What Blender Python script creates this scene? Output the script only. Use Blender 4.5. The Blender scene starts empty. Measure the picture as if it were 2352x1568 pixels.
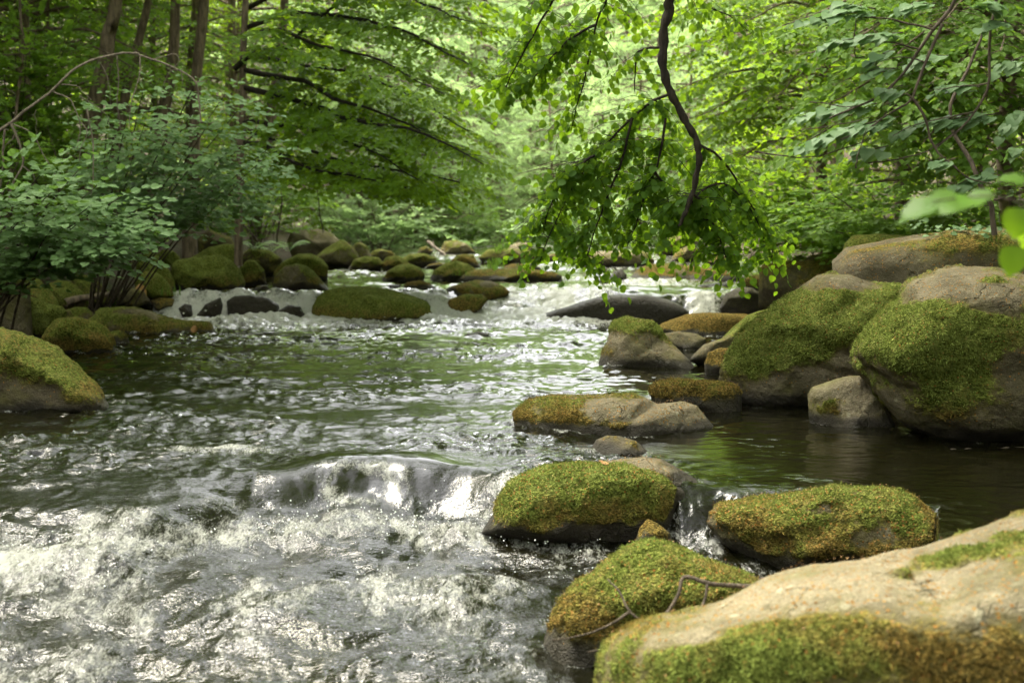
import bpy, bmesh, math
import numpy as np
from mathutils import Vector, Matrix

R = math.radians
sc = bpy.context.scene
C = sc.collection

# ------------------------------------------------------------------ camera, sky, sun, exposure
CAM_Z = 1.2
FPX = 3415.0            # focal length in units of a 2352 px wide picture
CX, CY, HORIZON = 1176.0, 784.0, 520.0
PITCH = math.atan((CY - HORIZON) / FPX)
cam = bpy.data.cameras.new('camera')
cam.sensor_width = 23.5
cam.lens = 23.5 * FPX / 2352.0
cam.clip_start, cam.clip_end = 0.05, 2000
cam.dof.use_dof = True
cam.dof.focus_distance = 8.3
cam.dof.aperture_fstop = 2.2
camo = bpy.data.objects.new('camera', cam)
camo.location = (0, 0, CAM_Z)
camo.rotation_euler = (R(90) - PITCH, 0, 0)
C.objects.link(camo)
sc.camera = camo

SUN_EL, SUN_AZ = 64.0, -48.0          # degrees; azimuth from +Y (upstream), negative to the left
world = bpy.data.worlds.new('World')
sc.world = world
world.use_nodes = True
nt = world.node_tree
bgn = nt.nodes['Background']
sky = nt.nodes.new('ShaderNodeTexSky')
sky.sky_type = 'NISHITA'
sky.sun_disc = False
sky.sun_elevation = R(SUN_EL)
sky.sun_rotation = R(SUN_AZ)
sky.air_density, sky.dust_density, sky.ozone_density = 1.0, 4.0, 1.0
hsv = nt.nodes.new('ShaderNodeHueSaturation')     # thin white cloud: most of the blue is gone
hsv.inputs['Saturation'].default_value = 0.04
nt.links.new(sky.outputs[0], hsv.inputs['Color'])
nt.links.new(hsv.outputs[0], bgn.inputs['Color'])
bgn.inputs['Strength'].default_value = 0.15

sun = bpy.data.lights.new('sun', 'SUN')
sun.energy = 1.5
sun.angle = R(25)
sun.color = (1.0, 0.91, 0.70)
suno = bpy.data.objects.new('sun', sun)
sd = Vector((math.sin(R(SUN_AZ)) * math.cos(R(SUN_EL)), math.cos(R(SUN_AZ)) * math.cos(R(SUN_EL)), math.sin(R(SUN_EL))))
suno.rotation_euler = sd.to_track_quat('Z', 'Y').to_euler()
suno.location = sd * 60
C.objects.link(suno)

vs = sc.view_settings
vs.view_transform = 'Standard'
vs.look = 'None'
vs.gamma = 1.0
vs.exposure = 2.75
cy = sc.cycles
cy.use_denoising = True
cy.max_bounces = 7
cy.diffuse_bounces = 5
cy.glossy_bounces = 3
cy.transmission_bounces = 4
cy.transparent_max_bounces = 8
cy.caustics_reflective = False
cy.caustics_refractive = False
cy.sample_clamp_indirect = 6.0

# ------------------------------------------------------------------ helpers
_rs = np.random.RandomState(7)
_perm = np.concatenate([_rs.permutation(256)] * 3)
_g = _rs.normal(size=(256, 3)); _g /= np.linalg.norm(_g, axis=1)[:, None]

def perlin(P):
    P = np.asarray(P, float)
    I = np.floor(P).astype(int); f = P - I
    I &= 255
    u = f * f * f * (f * (f * 6 - 15) + 10)
    out = 0
    for dx in (0, 1):
        wx = u[:, 0] if dx else 1 - u[:, 0]
        for dy in (0, 1):
            wy = u[:, 1] if dy else 1 - u[:, 1]
            for dz in (0, 1):
                wz = u[:, 2] if dz else 1 - u[:, 2]
                h = _perm[_perm[_perm[(I[:, 0] + dx) & 255] + ((I[:, 1] + dy) & 255)] + ((I[:, 2] + dz) & 255)]
                g = _g[h]
                d = g[:, 0] * (f[:, 0] - dx) + g[:, 1] * (f[:, 1] - dy) + g[:, 2] * (f[:, 2] - dz)
                out = out + wx * wy * wz * d
    return out * 1.5

def fbm(P, octaves=4, gain=0.5):
    s, a, t = 0, 1.0, 0
    for o in range(octaves):
        s = s + a * perlin(P * (2.03 ** o) + 17.3 * o); t += a; a *= gain
    return s / t

def sstep(a, b, x):
    t = np.clip((x - a) / (b - a), 0, 1)
    return t * t * (3 - 2 * t)

def px(x, y, d):
    """the point at distance d (along Y) seen at picture position x, y"""
    cp, sp = math.cos(PITCH), math.sin(PITCH)
    a, b = (x - CX) / FPX, (y - CY) / FPX
    v = Vector((a, cp - b * sp, -sp - b * cp))
    v *= d / v.y
    return Vector((v.x, v.y, v.z + CAM_Z))

def make_mesh(name, V, faces, attrs=None, smooth=True):
    """faces: list of int arrays (n, k)"""
    me = bpy.data.meshes.new(name)
    V = np.asarray(V, np.float32)
    me.vertices.add(len(V))
    me.vertices.foreach_set('co', V.ravel())
    faces = [np.asarray(f, np.int32) for f in faces if len(f)]
    loops = np.concatenate([f.ravel() for f in faces])
    tot = np.concatenate([np.full(len(f), f.shape[1], np.int32) for f in faces])
    start = np.concatenate([[0], np.cumsum(tot)[:-1]]).astype(np.int32)
    me.loops.add(len(loops)); me.loops.foreach_set('vertex_index', loops)
    me.polygons.add(len(tot))
    me.polygons.foreach_set('loop_start', start)
    me.polygons.foreach_set('loop_total', tot)
    me.polygons.foreach_set('use_smooth', np.full(len(tot), smooth))
    for k, a in (attrs or {}).items():
        at = me.attributes.new(k, 'FLOAT', 'POINT')
        at.data.foreach_set('value', np.asarray(a, np.float32))
    me.update(calc_edges=True)
    return me

def link(name, me, mat=None, parent=None, loc=None):
    o = bpy.data.objects.new(name, me)
    C.objects.link(o)
    if mat is not None and me is not None and not me.materials:
        me.materials.append(mat)
    if loc is not None:
        o.location = loc
    if parent is not None:
        o.parent = parent
    return o

def tag(o, label=None, cat=None, group=None, kind=None):
    if label: o['label'] = label
    if cat: o['category'] = cat
    if group: o['group'] = group
    if kind: o['kind'] = kind
    return o

def empty(name, loc):
    o = bpy.data.objects.new(name, None)
    o.location = loc
    o.empty_display_size = 0.1
    C.objects.link(o)
    return o

class Wood:
    """collects tapered tubes into one mesh"""
    def __init__(s): s.V, s.F, s.n = [], [], 0
    def tube(s, pts, radii, sides=6):
        P = np.array([tuple(p) for p in pts], float)
        Rr = np.broadcast_to(np.asarray(radii, float), (len(P),))
        T = np.gradient(P, axis=0); T /= np.linalg.norm(T, axis=1)[:, None] + 1e-9
        ref = np.array([0.31, 0.2, 0.93]) if abs(T[0][2]) < 0.9 else np.array([1.0, 0.1, 0])
        A = np.cross(T, ref); A /= np.linalg.norm(A, axis=1)[:, None] + 1e-9
        B = np.cross(T, A)
        ang = np.arange(sides) * 2 * np.pi / sides
        V = P[:, None] + Rr[:, None, None] * (A[:, None] * np.cos(ang)[None, :, None] + B[:, None] * np.sin(ang)[None, :, None])
        m = len(P)
        i = np.arange(m - 1)[:, None] * sides; j = np.arange(sides)[None]; k = (j + 1) % sides
        F = np.stack([i + j, i + k, i + sides + k, i + sides + j], -1).reshape(-1, 4) + s.n
        s.V.append(V.reshape(-1, 3)); s.F.append(F); s.n += m * sides
    def mesh(s, name):
        V = np.concatenate(s.V)
        return make_mesh(name, V, [np.concatenate(s.F)])

def curve_pts(pts, n=24, wob=0.0, seed=0):
    """smooth polyline through control points (Catmull-Rom)"""
    P = np.array([tuple(p) for p in pts], float)
    Q = np.concatenate([[2 * P[0] - P[1]], P, [2 * P[-1] - P[-2]]])
    out = []
    m = len(P) - 1
    for t in np.linspace(0, m - 1e-6, n):
        i = int(t); f = t - i
        a, b, c, d = Q[i], Q[i + 1], Q[i + 2], Q[i + 3]
        out.append(0.5 * (2 * b + (c - a) * f + (2 * a - 5 * b + 4 * c - d) * f * f + (3 * b - a - 3 * c + d) * f ** 3))
    out = np.array(out)
    if wob:
        seed = abs(seed)
        out += np.stack([fbm(np.stack([np.arange(n) * .35 + k * 9 + seed, np.full(n, .3), np.full(n, .7)], 1), 2) for k in range(3)], 1) * wob
    return out

# ------------------------------------------------------------------ materials
class NT:
    def __init__(s, name):
        s.m = bpy.data.materials.new(name); s.m.use_nodes = True
        s.t = s.m.node_tree; s.t.nodes.clear()
        s.out = s.t.nodes.new('ShaderNodeOutputMaterial')
    def n(s, typ, **kw):
        nd = s.t.nodes.new('ShaderNode' + typ)
        for k, v in kw.items():
            if k in nd.inputs: s.set(nd.inputs[k], v)
            else: setattr(nd, k, v)
        return nd
    def set(s, inp, v):
        if isinstance(v, bpy.types.NodeSocket): s.t.links.new(v, inp)
        elif isinstance(v, bpy.types.Node): s.t.links.new(v.outputs[0], inp)
        else: inp.default_value = v if not isinstance(v, tuple) or len(v) == 4 or inp.type == 'VECTOR' else (*v, 1)
    def attr(s, name):
        return s.n('Attribute', attribute_name=name).outputs['Fac']
    def math(s, op, a, b=0.0, c=0.0, clamp=False):
        nd = s.t.nodes.new('ShaderNodeMath'); nd.operation = op; nd.use_clamp = clamp
        for i, v in enumerate((a, b, c)): s.set(nd.inputs[i], v)
        return nd.outputs[0]
    def noise(s, vec, scale, detail=3, rough=0.55, dist=0.0):
        nd = s.n('TexNoise', Scale=scale, Detail=detail, Roughness=rough, Distortion=dist)
        s.t.links.new(vec, nd.inputs['Vector'])
        return nd.outputs['Fac']
    def step(s, v, a, b):
        nd = s.n('MapRange', interpolation_type='SMOOTHSTEP')
        s.set(nd.inputs['Value'], v)
        s.set(nd.inputs['From Min'], a); s.set(nd.inputs['From Max'], b)
        return nd.outputs[0]
    def mix(s, f, a, b, mode='MIX'):
        nd = s.t.nodes.new('ShaderNodeMix'); nd.data_type = 'RGBA'; nd.blend_type = mode
        s.set(nd.inputs['Factor'], f); s.set(nd.inputs['A'] if 0 else nd.inputs[6], a); s.set(nd.inputs[7], b)
        return nd.outputs[2]
    def mixs(s, f, a, b):
        nd = s.t.nodes.new('ShaderNodeMixShader')
        s.set(nd.inputs[0], f); s.set(nd.inputs[1], a); s.set(nd.inputs[2], b)
        return nd.outputs[0]
    def bump(s, h, strength, dist, normal=None):
        nd = s.n('Bump', Strength=strength, Distance=dist)
        s.set(nd.inputs['Height'], h)
        if normal is not None: s.set(nd.inputs['Normal'], normal)
        return nd.outputs[0]
    def done(s, sh):
        s.t.links.new(sh if not isinstance(sh, bpy.types.Node) else sh.outputs[0], s.out.inputs['Surface'])
        return s.m

def rock_material():
    t = NT('mossy_rock')
    pos = t.n('NewGeometry').outputs['Position']
    moss, litter, tone, wet, hue = (t.attr(k) for k in ('moss', 'litter', 'tone', 'wet', 'hue'))
    n_big = t.noise(pos, 4.0, 5, 0.6)
    n_mid = t.noise(pos, 22.0, 4, 0.6)
    n_fine = t.noise(pos, 150.0, 3, 0.6)
    # stone
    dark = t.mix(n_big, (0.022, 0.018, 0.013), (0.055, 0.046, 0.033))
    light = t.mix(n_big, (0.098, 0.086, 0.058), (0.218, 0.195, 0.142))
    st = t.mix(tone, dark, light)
    st = t.mix(t.math('MULTIPLY', t.step(n_mid, 0.52, 0.72), 0.55), st, (0.085, 0.076, 0.055))
    st = t.mix(t.math('MULTIPLY', t.step(n_fine, 0.50, 0.72), 0.55), st, (0.055, 0.05, 0.042))
    st = t.mix(t.math('MULTIPLY', t.math('MULTIPLY', t.math('SUBTRACT', 1.0, t.step(n_fine, 0.30, 0.44)), 0.5), tone), st, (0.42, 0.38, 0.30))
    vl = t.n('TexVoronoi', feature='F1', Scale=11.0); t.t.links.new(pos, vl.inputs['Vector'])
    lich = t.math('MULTIPLY', t.math('SUBTRACT', 1.0, t.step(t.math('ADD', vl.outputs['Distance'], t.math('MULTIPLY', n_mid, 0.35)), 0.26, 0.36)), t.math('MULTIPLY', tone, 0.5))
    st = t.mix(lich, st, (0.30, 0.30, 0.23))
    alg = t.step(t.noise(pos, 2.6, 4, 0.6), 0.46, 0.68)
    st = t.mix(t.math('MULTIPLY', alg, 0.55), st, (0.085, 0.085, 0.026))
    stain = t.step(t.noise(pos, 1.9, 7, 0.68, 0.5), 0.44, 0.66)
    st = t.mix(t.math('MULTIPLY', stain, 0.70), st, (0.037, 0.034, 0.021))
    vc = t.n('TexVoronoi', feature='DISTANCE_TO_EDGE', Scale=2.3)
    wv = t.n('VectorMath', operation='ADD'); t.t.links.new(pos, wv.inputs[0])
    nz = t.n('TexNoise', Scale=3.0, Detail=4.0); t.t.links.new(pos, nz.inputs['Vector']); t.t.links.new(nz.outputs['Color'], wv.inputs[1]); t.t.links.new(wv.outputs[0], vc.inputs['Vector'])
    crack = t.math('MULTIPLY', t.math('SUBTRACT', 1.0, t.step(vc.outputs['Distance'], 0.0, 0.016)), t.step(n_big, 0.42, 0.6))
    st = t.mix(t.math('MULTIPLY', crack, 0.75), st, (0.025, 0.022, 0.014))
    film = t.step(t.math('ADD', moss, t.math('MULTIPLY', t.math('SUBTRACT', n_mid, 0.5), 0.9)), 0.0, 0.65)
    st = t.mix(t.math('MULTIPLY', film, 0.75), st, (0.070, 0.062, 0.018))
    st = t.mix(t.math('MULTIPLY', wet, 0.88), st, (0.012, 0.010, 0.007))
    # moss
    n_m1 = t.noise(pos, 9.0, 4, 0.6)
    n_m2 = t.noise(pos, 60.0, 4, 0.65)
    g = t.mix(t.step(n_m2, 0.34, 0.68), (0.036, 0.042, 0.008), (0.145, 0.160, 0.030))
    g = t.mix(t.math('MULTIPLY', t.step(n_m1, 0.45, 0.75), 0.6), g, (0.205, 0.235, 0.060))
    g = t.mix(t.math('MULTIPLY', t.step(n_m2, 0.60, 0.80), 0.5), g, (0.28, 0.31, 0.11))
    br = t.mix(t.step(n_m2, 0.35, 0.7), (0.050, 0.036, 0.012), (0.210, 0.125, 0.032))
    brf = t.step(t.math('ADD', t.math('MULTIPLY', hue, 0.9), t.math('MULTIPLY', t.math('SUBTRACT', n_m1, 0.5), 1.3)), 0.25, 0.75)
    g = t.mix(t.math('MULTIPLY', brf, 0.85), g, br)
    mf = t.step(t.math('ADD', moss, t.math('MULTIPLY', t.math('SUBTRACT', t.noise(pos, 30.0, 6, 0.75), 0.5), 1.7)), 0.36, 0.64)
    st = t.mix(1.0, st, (1.06, 0.97, 0.82), 'MULTIPLY')
    col = t.mix(mf, st, g)
    # fallen bud scales, as a fine rusty speckle
    vo = t.n('TexVoronoi', feature='F1', Scale=85.0); t.t.links.new(pos, vo.inputs['Vector'])
    cellv = t.n('SeparateColor'); t.t.links.new(vo.outputs['Color'], cellv.inputs[0])
    lf = t.math('MULTIPLY', t.step(cellv.outputs[0], t.math('SUBTRACT', 1.0, t.math('MULTIPLY', litter, 0.75)), t.math('SUBTRACT', 1.04, t.math('MULTIPLY', litter, 0.75))),
                t.math('SUBTRACT', 1.0, t.step(vo.outputs['Distance'], 0.36, 0.50)))
    lc = t.mix(cellv.outputs[1], (0.15, 0.065, 0.014), (0.24, 0.135, 0.038))
    col = t.mix(lf, col, lc)
    col = t.mix(1.0, col, (1.34, 1.40, 1.46), 'MULTIPLY')
    h_st = t.math('SUBTRACT', t.math('ADD', t.math('MULTIPLY', n_mid, 1.0), t.math('MULTIPLY', n_fine, 0.5)), t.math('MULTIPLY', crack, 0.6))
    vm = t.n('TexVoronoi', feature='F1', Scale=105.0); t.t.links.new(pos, vm.inputs['Vector'])
    h_ms = t.math('ADD', t.math('MULTIPLY', n_m2, 1.6), t.math('MULTIPLY', vm.outputs['Distance'], -0.9))
    b1 = t.bump(t.math('ADD', h_st, t.math('MULTIPLY', t.noise(pos, 8.0, 5, 0.65), 1.6)), 0.85, 0.035)
    b2 = t.bump(h_ms, 0.9, 0.028)
    rgh = t.math('SUBTRACT', 0.85, t.math('MULTIPLY', wet, 0.35))
    s1 = t.n('BsdfPrincipled', Roughness=rgh, Normal=b1); t.set(s1.inputs['Base Color'], col)
    t.set(s1.inputs['Specular IOR Level'], t.math('ADD', 0.06, t.math('MULTIPLY', wet, 0.16)))
    s2 = t.n('BsdfPrincipled', Roughness=0.95, Normal=b2); t.set(s2.inputs['Base Color'], col)
    s2.inputs['Specular IOR Level'].default_value = 0.03
    return t.done(t.mixs(t.math('MAXIMUM', mf, lf), s1.outputs[0], s2.outputs[0]))

def water_material():
    t = NT('stream_water')
    pos = t.n('NewGeometry').outputs['Position']
    foam, turb = t.attr('foam'), t.attr('turb')
    mp = t.n('Mapping'); t.t.links.new(pos, mp.inputs['Vector']); mp.inputs['Scale'].default_value = (0.75, 1.0, 1.0)
    v = mp.outputs[0]
    h = t.math('ADD', t.noise(v, 26.0, 3, 0.6, 0.6), t.math('MULTIPLY', t.noise(v, 75.0, 2, 0.6, 0.4), 0.45))
    bstr = t.math('MULTIPLY', turb, 0.8)
    b = t.bump(h, bstr, 0.03)
    fr = t.n('Fresnel', IOR=1.33, Normal=b)
    gl = t.n('BsdfGlossy', Roughness=0.035, Normal=b); gl.inputs['Color'].default_value = (1, 1, 1, 1)
    tr = t.n('BsdfTransparent'); tr.inputs['Color'].default_value = (0.30, 0.25, 0.10, 1)
    mu = t.n('BsdfDiffuse', Normal=b); mu.inputs['Color'].default_value = (0.007, 0.007, 0.0025, 1)
    body = t.mixs(0.55, tr.outputs[0], mu.outputs[0])
    wat = t.mixs(fr.outputs[0], body, gl.outputs[0])
    # foam: broken up into bubbles and strands
    mp2 = t.n('Mapping'); t.t.links.new(pos, mp2.inputs['Vector']); mp2.inputs['Scale'].default_value = (1.0, 0.30, 1.0); mp2.inputs['Rotation'].default_value = (0, 0, 0.35)
    v2 = mp2.outputs[0]
    n1 = t.noise(v2, 26.0, 6, 0.75, 0.7)
    n2 = t.noise(v2, 120.0, 3, 0.7)
    gate = t.step(foam, 0.03, 0.30)
    n3 = t.noise(v2, 9.0, 4, 0.6, 0.4)
    nn_ = t.math('ADD', t.math('MULTIPLY', t.math('SUBTRACT', n3, 0.5), 1.0), t.math('ADD', t.math('MULTIPLY', t.math('SUBTRACT', n1, 0.5), 1.9), t.math('MULTIPLY', t.math('SUBTRACT', n2, 0.5), 1.1)))
    ff = t.math('MULTIPLY', gate, t.step(t.math('ADD', foam, nn_), 0.12, 0.95))
    fb = t.bump(t.math('ADD', n1, t.math('MULTIPLY', n2, 0.6)), 0.9, 0.04)
    fd = t.n('BsdfPrincipled', Roughness=0.55, Normal=fb)
    fd.inputs['Base Color'].default_value = (0.66, 0.66, 0.58, 1)
    fd.inputs['Specular IOR Level'].default_value = 0.25
    ft = t.n('BsdfTranslucent'); ft.inputs['Color'].default_value = (0.45, 0.46, 0.38, 1)
    fo = t.mixs(0.25, fd.outputs[0], ft.outputs[0])
    return t.done(t.mixs(t.math('MULTIPLY', ff, 0.85), wat, fo))

def ground_material():
    t = NT('forest_floor')
    pos = t.n('NewGeometry').outputs['Position']
    n1 = t.noise(pos, 3.0, 5, 0.6); n2 = t.noise(pos, 28.0, 4, 0.65)
    c = t.mix(t.step(n2, 0.35, 0.7), (0.022, 0.016, 0.009), (0.085, 0.060, 0.032))
    c = t.mix(t.math('MULTIPLY', t.step(n1, 0.45, 0.65), 0.7), c, (0.045, 0.062, 0.014))
    sep = t.n('SeparateXYZ'); t.t.links.new(pos, sep.inputs[0])
    b = t.bump(n2, 0.8, 0.06)
    p = t.n('BsdfPrincipled', Roughness=0.9, Normal=b); t.set(p.inputs['Base Color'], c)
    p.inputs['Specular IOR Level'].default_value = 0.2
    return t.done(p)

def bark_material(name, a, b, sc_=18.0):
    t = NT(name)
    pos = t.n('NewGeometry').outputs['Position']
    mp = t.n('Mapping'); t.t.links.new(pos, mp.inputs['Vector']); mp.inputs['Scale'].default_value = (1, 1, 0.25)
    n = t.noise(mp.outputs[0], sc_, 5, 0.65)
    c = t.mix(t.step(n, 0.3, 0.7), a, b)
    p = t.n('BsdfPrincipled', Roughness=0.85, Normal=t.bump(n, 0.8, 0.03)); t.set(p.inputs['Base Color'], c)
    p.inputs['Specular IOR Level'].default_value = 0.25
    return t.done(p)

def leaf_material(name, lo, hi, trans, gloss=0.5, rough=0.38, tmix=0.45, single=False):
    t = NT(name)
    rnd = t.n('ObjectInfo').outputs['Random'] if single else t.n('NewGeometry').outputs['Random Per Island']
    pos = t.n('NewGeometry').outputs['Position']
    big = t.noise(pos, 0.9, 3, 0.6)
    f = t.math('ADD', t.math('MULTIPLY', rnd, 0.65), t.math('MULTIPLY', t.math('SUBTRACT', big, 0.3), 0.8), clamp=True)
    lo, hi, trans = (tuple(min(.85, q * 1.28) for q in z) for z in (lo, hi, trans))
    c = t.mix(f, lo, hi)
    p = t.n('BsdfPrincipled', Roughness=rough); t.set(p.inputs['Base Color'], c)
    p.inputs['Specular IOR Level'].default_value = gloss
    tc = t.mix(f, tuple(x * 0.75 for x in trans), trans)
    tl = t.n('BsdfTranslucent'); t.set(tl.inputs['Color'], tc)
    return t.done(t.mixs(tmix, p.outputs[0], tl.outputs[0]))

M = dict(
    rock=rock_material(), water=water_material(), ground=ground_material(),
    bark=bark_material('grey_brown_bark', (0.055, 0.041, 0.027), (0.200, 0.150, 0.102)),
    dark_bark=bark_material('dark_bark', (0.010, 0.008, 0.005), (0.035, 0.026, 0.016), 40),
    dead=bark_material('pale_dead_wood', (0.10, 0.08, 0.06), (0.26, 0.21, 0.16), 30),
    twig=bark_material('brown_twig', (0.035, 0.026, 0.017), (0.105, 0.080, 0.055), 40),
    leaf_shrub=leaf_material('shrub_leaf', (0.068, 0.130, 0.040), (0.140, 0.215, 0.085), (0.17, 0.30, 0.05), 0.18, 0.55, 0.32),
    leaf_wood=leaf_material('woodland_leaf', (0.055, 0.105, 0.018), (0.115, 0.185, 0.034), (0.24, 0.40, 0.03), 0.12, 0.55, 0.42),
    leaf_bough=leaf_material('bough_leaf', (0.045, 0.090, 0.008), (0.095, 0.165, 0.014), (0.27, 0.42, 0.010), 0.12, 0.5, 0.52),
    leaf_far=leaf_material('far_leaf', (0.085, 0.138, 0.042), (0.140, 0.198, 0.080), (0.34, 0.49, 0.17), 0.15, 0.5, 0.48),  # pale tint puts the valley's haze and glow into the leaf colour
    leaf_lime=leaf_material('lime_leaf', (0.034, 0.074, 0.010), (0.070, 0.135, 0.018), (0.24, 0.40, 0.015), 0.15, 0.5, 0.46),
    leaf_lime_single=leaf_material('lime_leaf_single', (0.034, 0.074, 0.010), (0.070, 0.135, 0.018), (0.24, 0.40, 0.015), 0.15, 0.5, 0.46, True),
    leaf_cool=leaf_material('cool_lime_leaf', (0.065, 0.115, 0.046), (0.115, 0.175, 0.080), (0.14, 0.26, 0.05), 0.18, 0.55, 0.30, True),
    fern=leaf_material('fern_leaf', (0.06, 0.13, 0.02), (0.11, 0.20, 0.03), (0.18, 0.30, 0.03), 0.4, 0.5, 0.4),
)

def litter_material():
    t = NT('bud_scale')
    rnd = t.n('NewGeometry').outputs['Random Per Island']
    p = t.n('BsdfPrincipled', Roughness=.7); t.set(p.inputs['Base Color'], t.mix(rnd, (0.17, 0.065, 0.014), (0.30, 0.17, 0.05)))
    return t.done(p)
M['litter'] = litter_material()

# ------------------------------------------------------------------ water level
def yweir(x):
    return np.interp(x, [-4, -2.2, -1.55, -1.25, -0.7, -0.2, 0.05, 0.3, 0.67, 0.75, 0.85, 0.92, 1.4, 1.75, 1.92, 2.2],
                        [6.0, 6.3, 6.75, 7.15, 7.30, 7.22, 7.05, 6.98, 6.92, 6.72, 6.72, 6.74, 6.55, 6.3, 6.2, 6.2])

def level(x, y):
    x = np.asarray(x, float); y = np.asarray(y, float)
    up = 0.33 + 0.024 * np.clip(y - 18.8, 0, 14)
    chute = sstep(-0.9, -0.3, x) * sstep(1.35, 0.8, x)
    ys = 18.45 + 0.55 * chute
    hw = 0.30 + 1.0 * chute
    t = sstep(ys - hw, ys + hw, y)
    low = -0.17 - np.clip(7.1 - y, -0.4, 6) * 0.075
    yw = yweir(x)
    soft_ = 0.95 * sstep(-1.15, -1.7, x)
    yw = yw + 0.16 * np.sin(x * 5.1 + 1) * np.sin(x * 2.3) * sstep(-0.9, -1.5, x)
    tw = sstep(yw - 0.30 - soft_, yw + 0.06 + soft_ * 0.5, y)
    tw = np.maximum(tw, sstep(0.285, 0.290, x / np.maximum(y, 1.0)))
    L = low * (1 - tw) + tw * up * t
    # water heaped over the sunken boulder of the lower step
    L = L + 0.060 * np.exp(-(((x + 0.68) / 0.42) ** 4 + ((y - 7.42) / 0.26) ** 2))
    return L

def bank_left(y):  return np.interp(y, [-20, 0, 6, 10, 14, 18, 22, 28, 36, 60], [-3.5, -3.6, -3.6, -4.0, -4.6, -4.9, -4.2, -3.4, -3.2, -3.0])
def bank_right(y): return np.interp(y, [-20, 0, 4, 6, 9, 13, 18, 24, 32, 60], [1.2, 1.0, 1.7, 2.6, 3.2, 3.4, 3.4, 4.2, 4.2, 3.6])

def terrain(x, y):
    x = np.asarray(x, float); y = np.asarray(y, float)
    L = level(np.clip(x, -3, 3), np.clip(y, 3, 40))
    dl = bank_left(y) - x; dr = x - bank_right(y)
    d = np.maximum(dl, dr)
    n = fbm(np.stack([x * 0.5, y * 0.5, x * 0 + 3.1], 1), 4)
    bed = L - 0.42 + 0.10 * n
    bank = L + 0.02 + 0.16 * np.clip(d, 0, 6) + 0.50 * np.clip(d - 6, 0, 60) + 0.25 * n
    t = sstep(-0.5, 0.6, d)
    z = bed * (1 - t) + bank * t
    return z + 0.45 * np.clip(y - 60, 0, 60)

def build_ground():
    xs = np.concatenate([np.linspace(-70, -12, 40), np.linspace(-11.5, 11.5, 180), np.linspace(12, 70, 40)])
    ys = np.concatenate([np.linspace(-45, -1, 40), np.linspace(-0.6, 40, 260), np.linspace(41, 110, 50)])
    X, Y = np.meshgrid(xs, ys)
    V = np.stack([X.ravel(), Y.ravel(), terrain(X.ravel(), Y.ravel())], 1)
    nx, ny = len(xs), len(ys)
    i = np.arange(ny - 1)[:, None] * nx + np.arange(nx - 1)[None]
    F = np.stack([i, i + 1, i + nx + 1, i + nx], -1).reshape(-1, 4)
    o = link('ground', make_mesh('ground', V, [F]), M['ground'])
    tag(o, 'dark forest floor and stream bed under the trees', kind='structure')
build_ground()

# ------------------------------------------------------------------ rocks
_ico = {}
def ico(n):
    if n not in _ico:
        bm = bmesh.new(); bmesh.ops.create_icosphere(bm, subdivisions=n, radius=1.0)
        V = np.array([v.co[:] for v in bm.verts]); F = np.array([[v.index for v in f.verts] for f in bm.faces])
        bm.free(); _ico[n] = (V, F)
    return _ico[n]

def vnormals(V, F):
    fn = np.cross(V[F[:, 1]] - V[F[:, 0]], V[F[:, 2]] - V[F[:, 0]])
    N = np.zeros_like(V)
    for k in range(3): np.add.at(N, F[:, k], fn)
    return N / (np.linalg.norm(N, axis=1)[:, None] + 1e-12)

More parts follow.
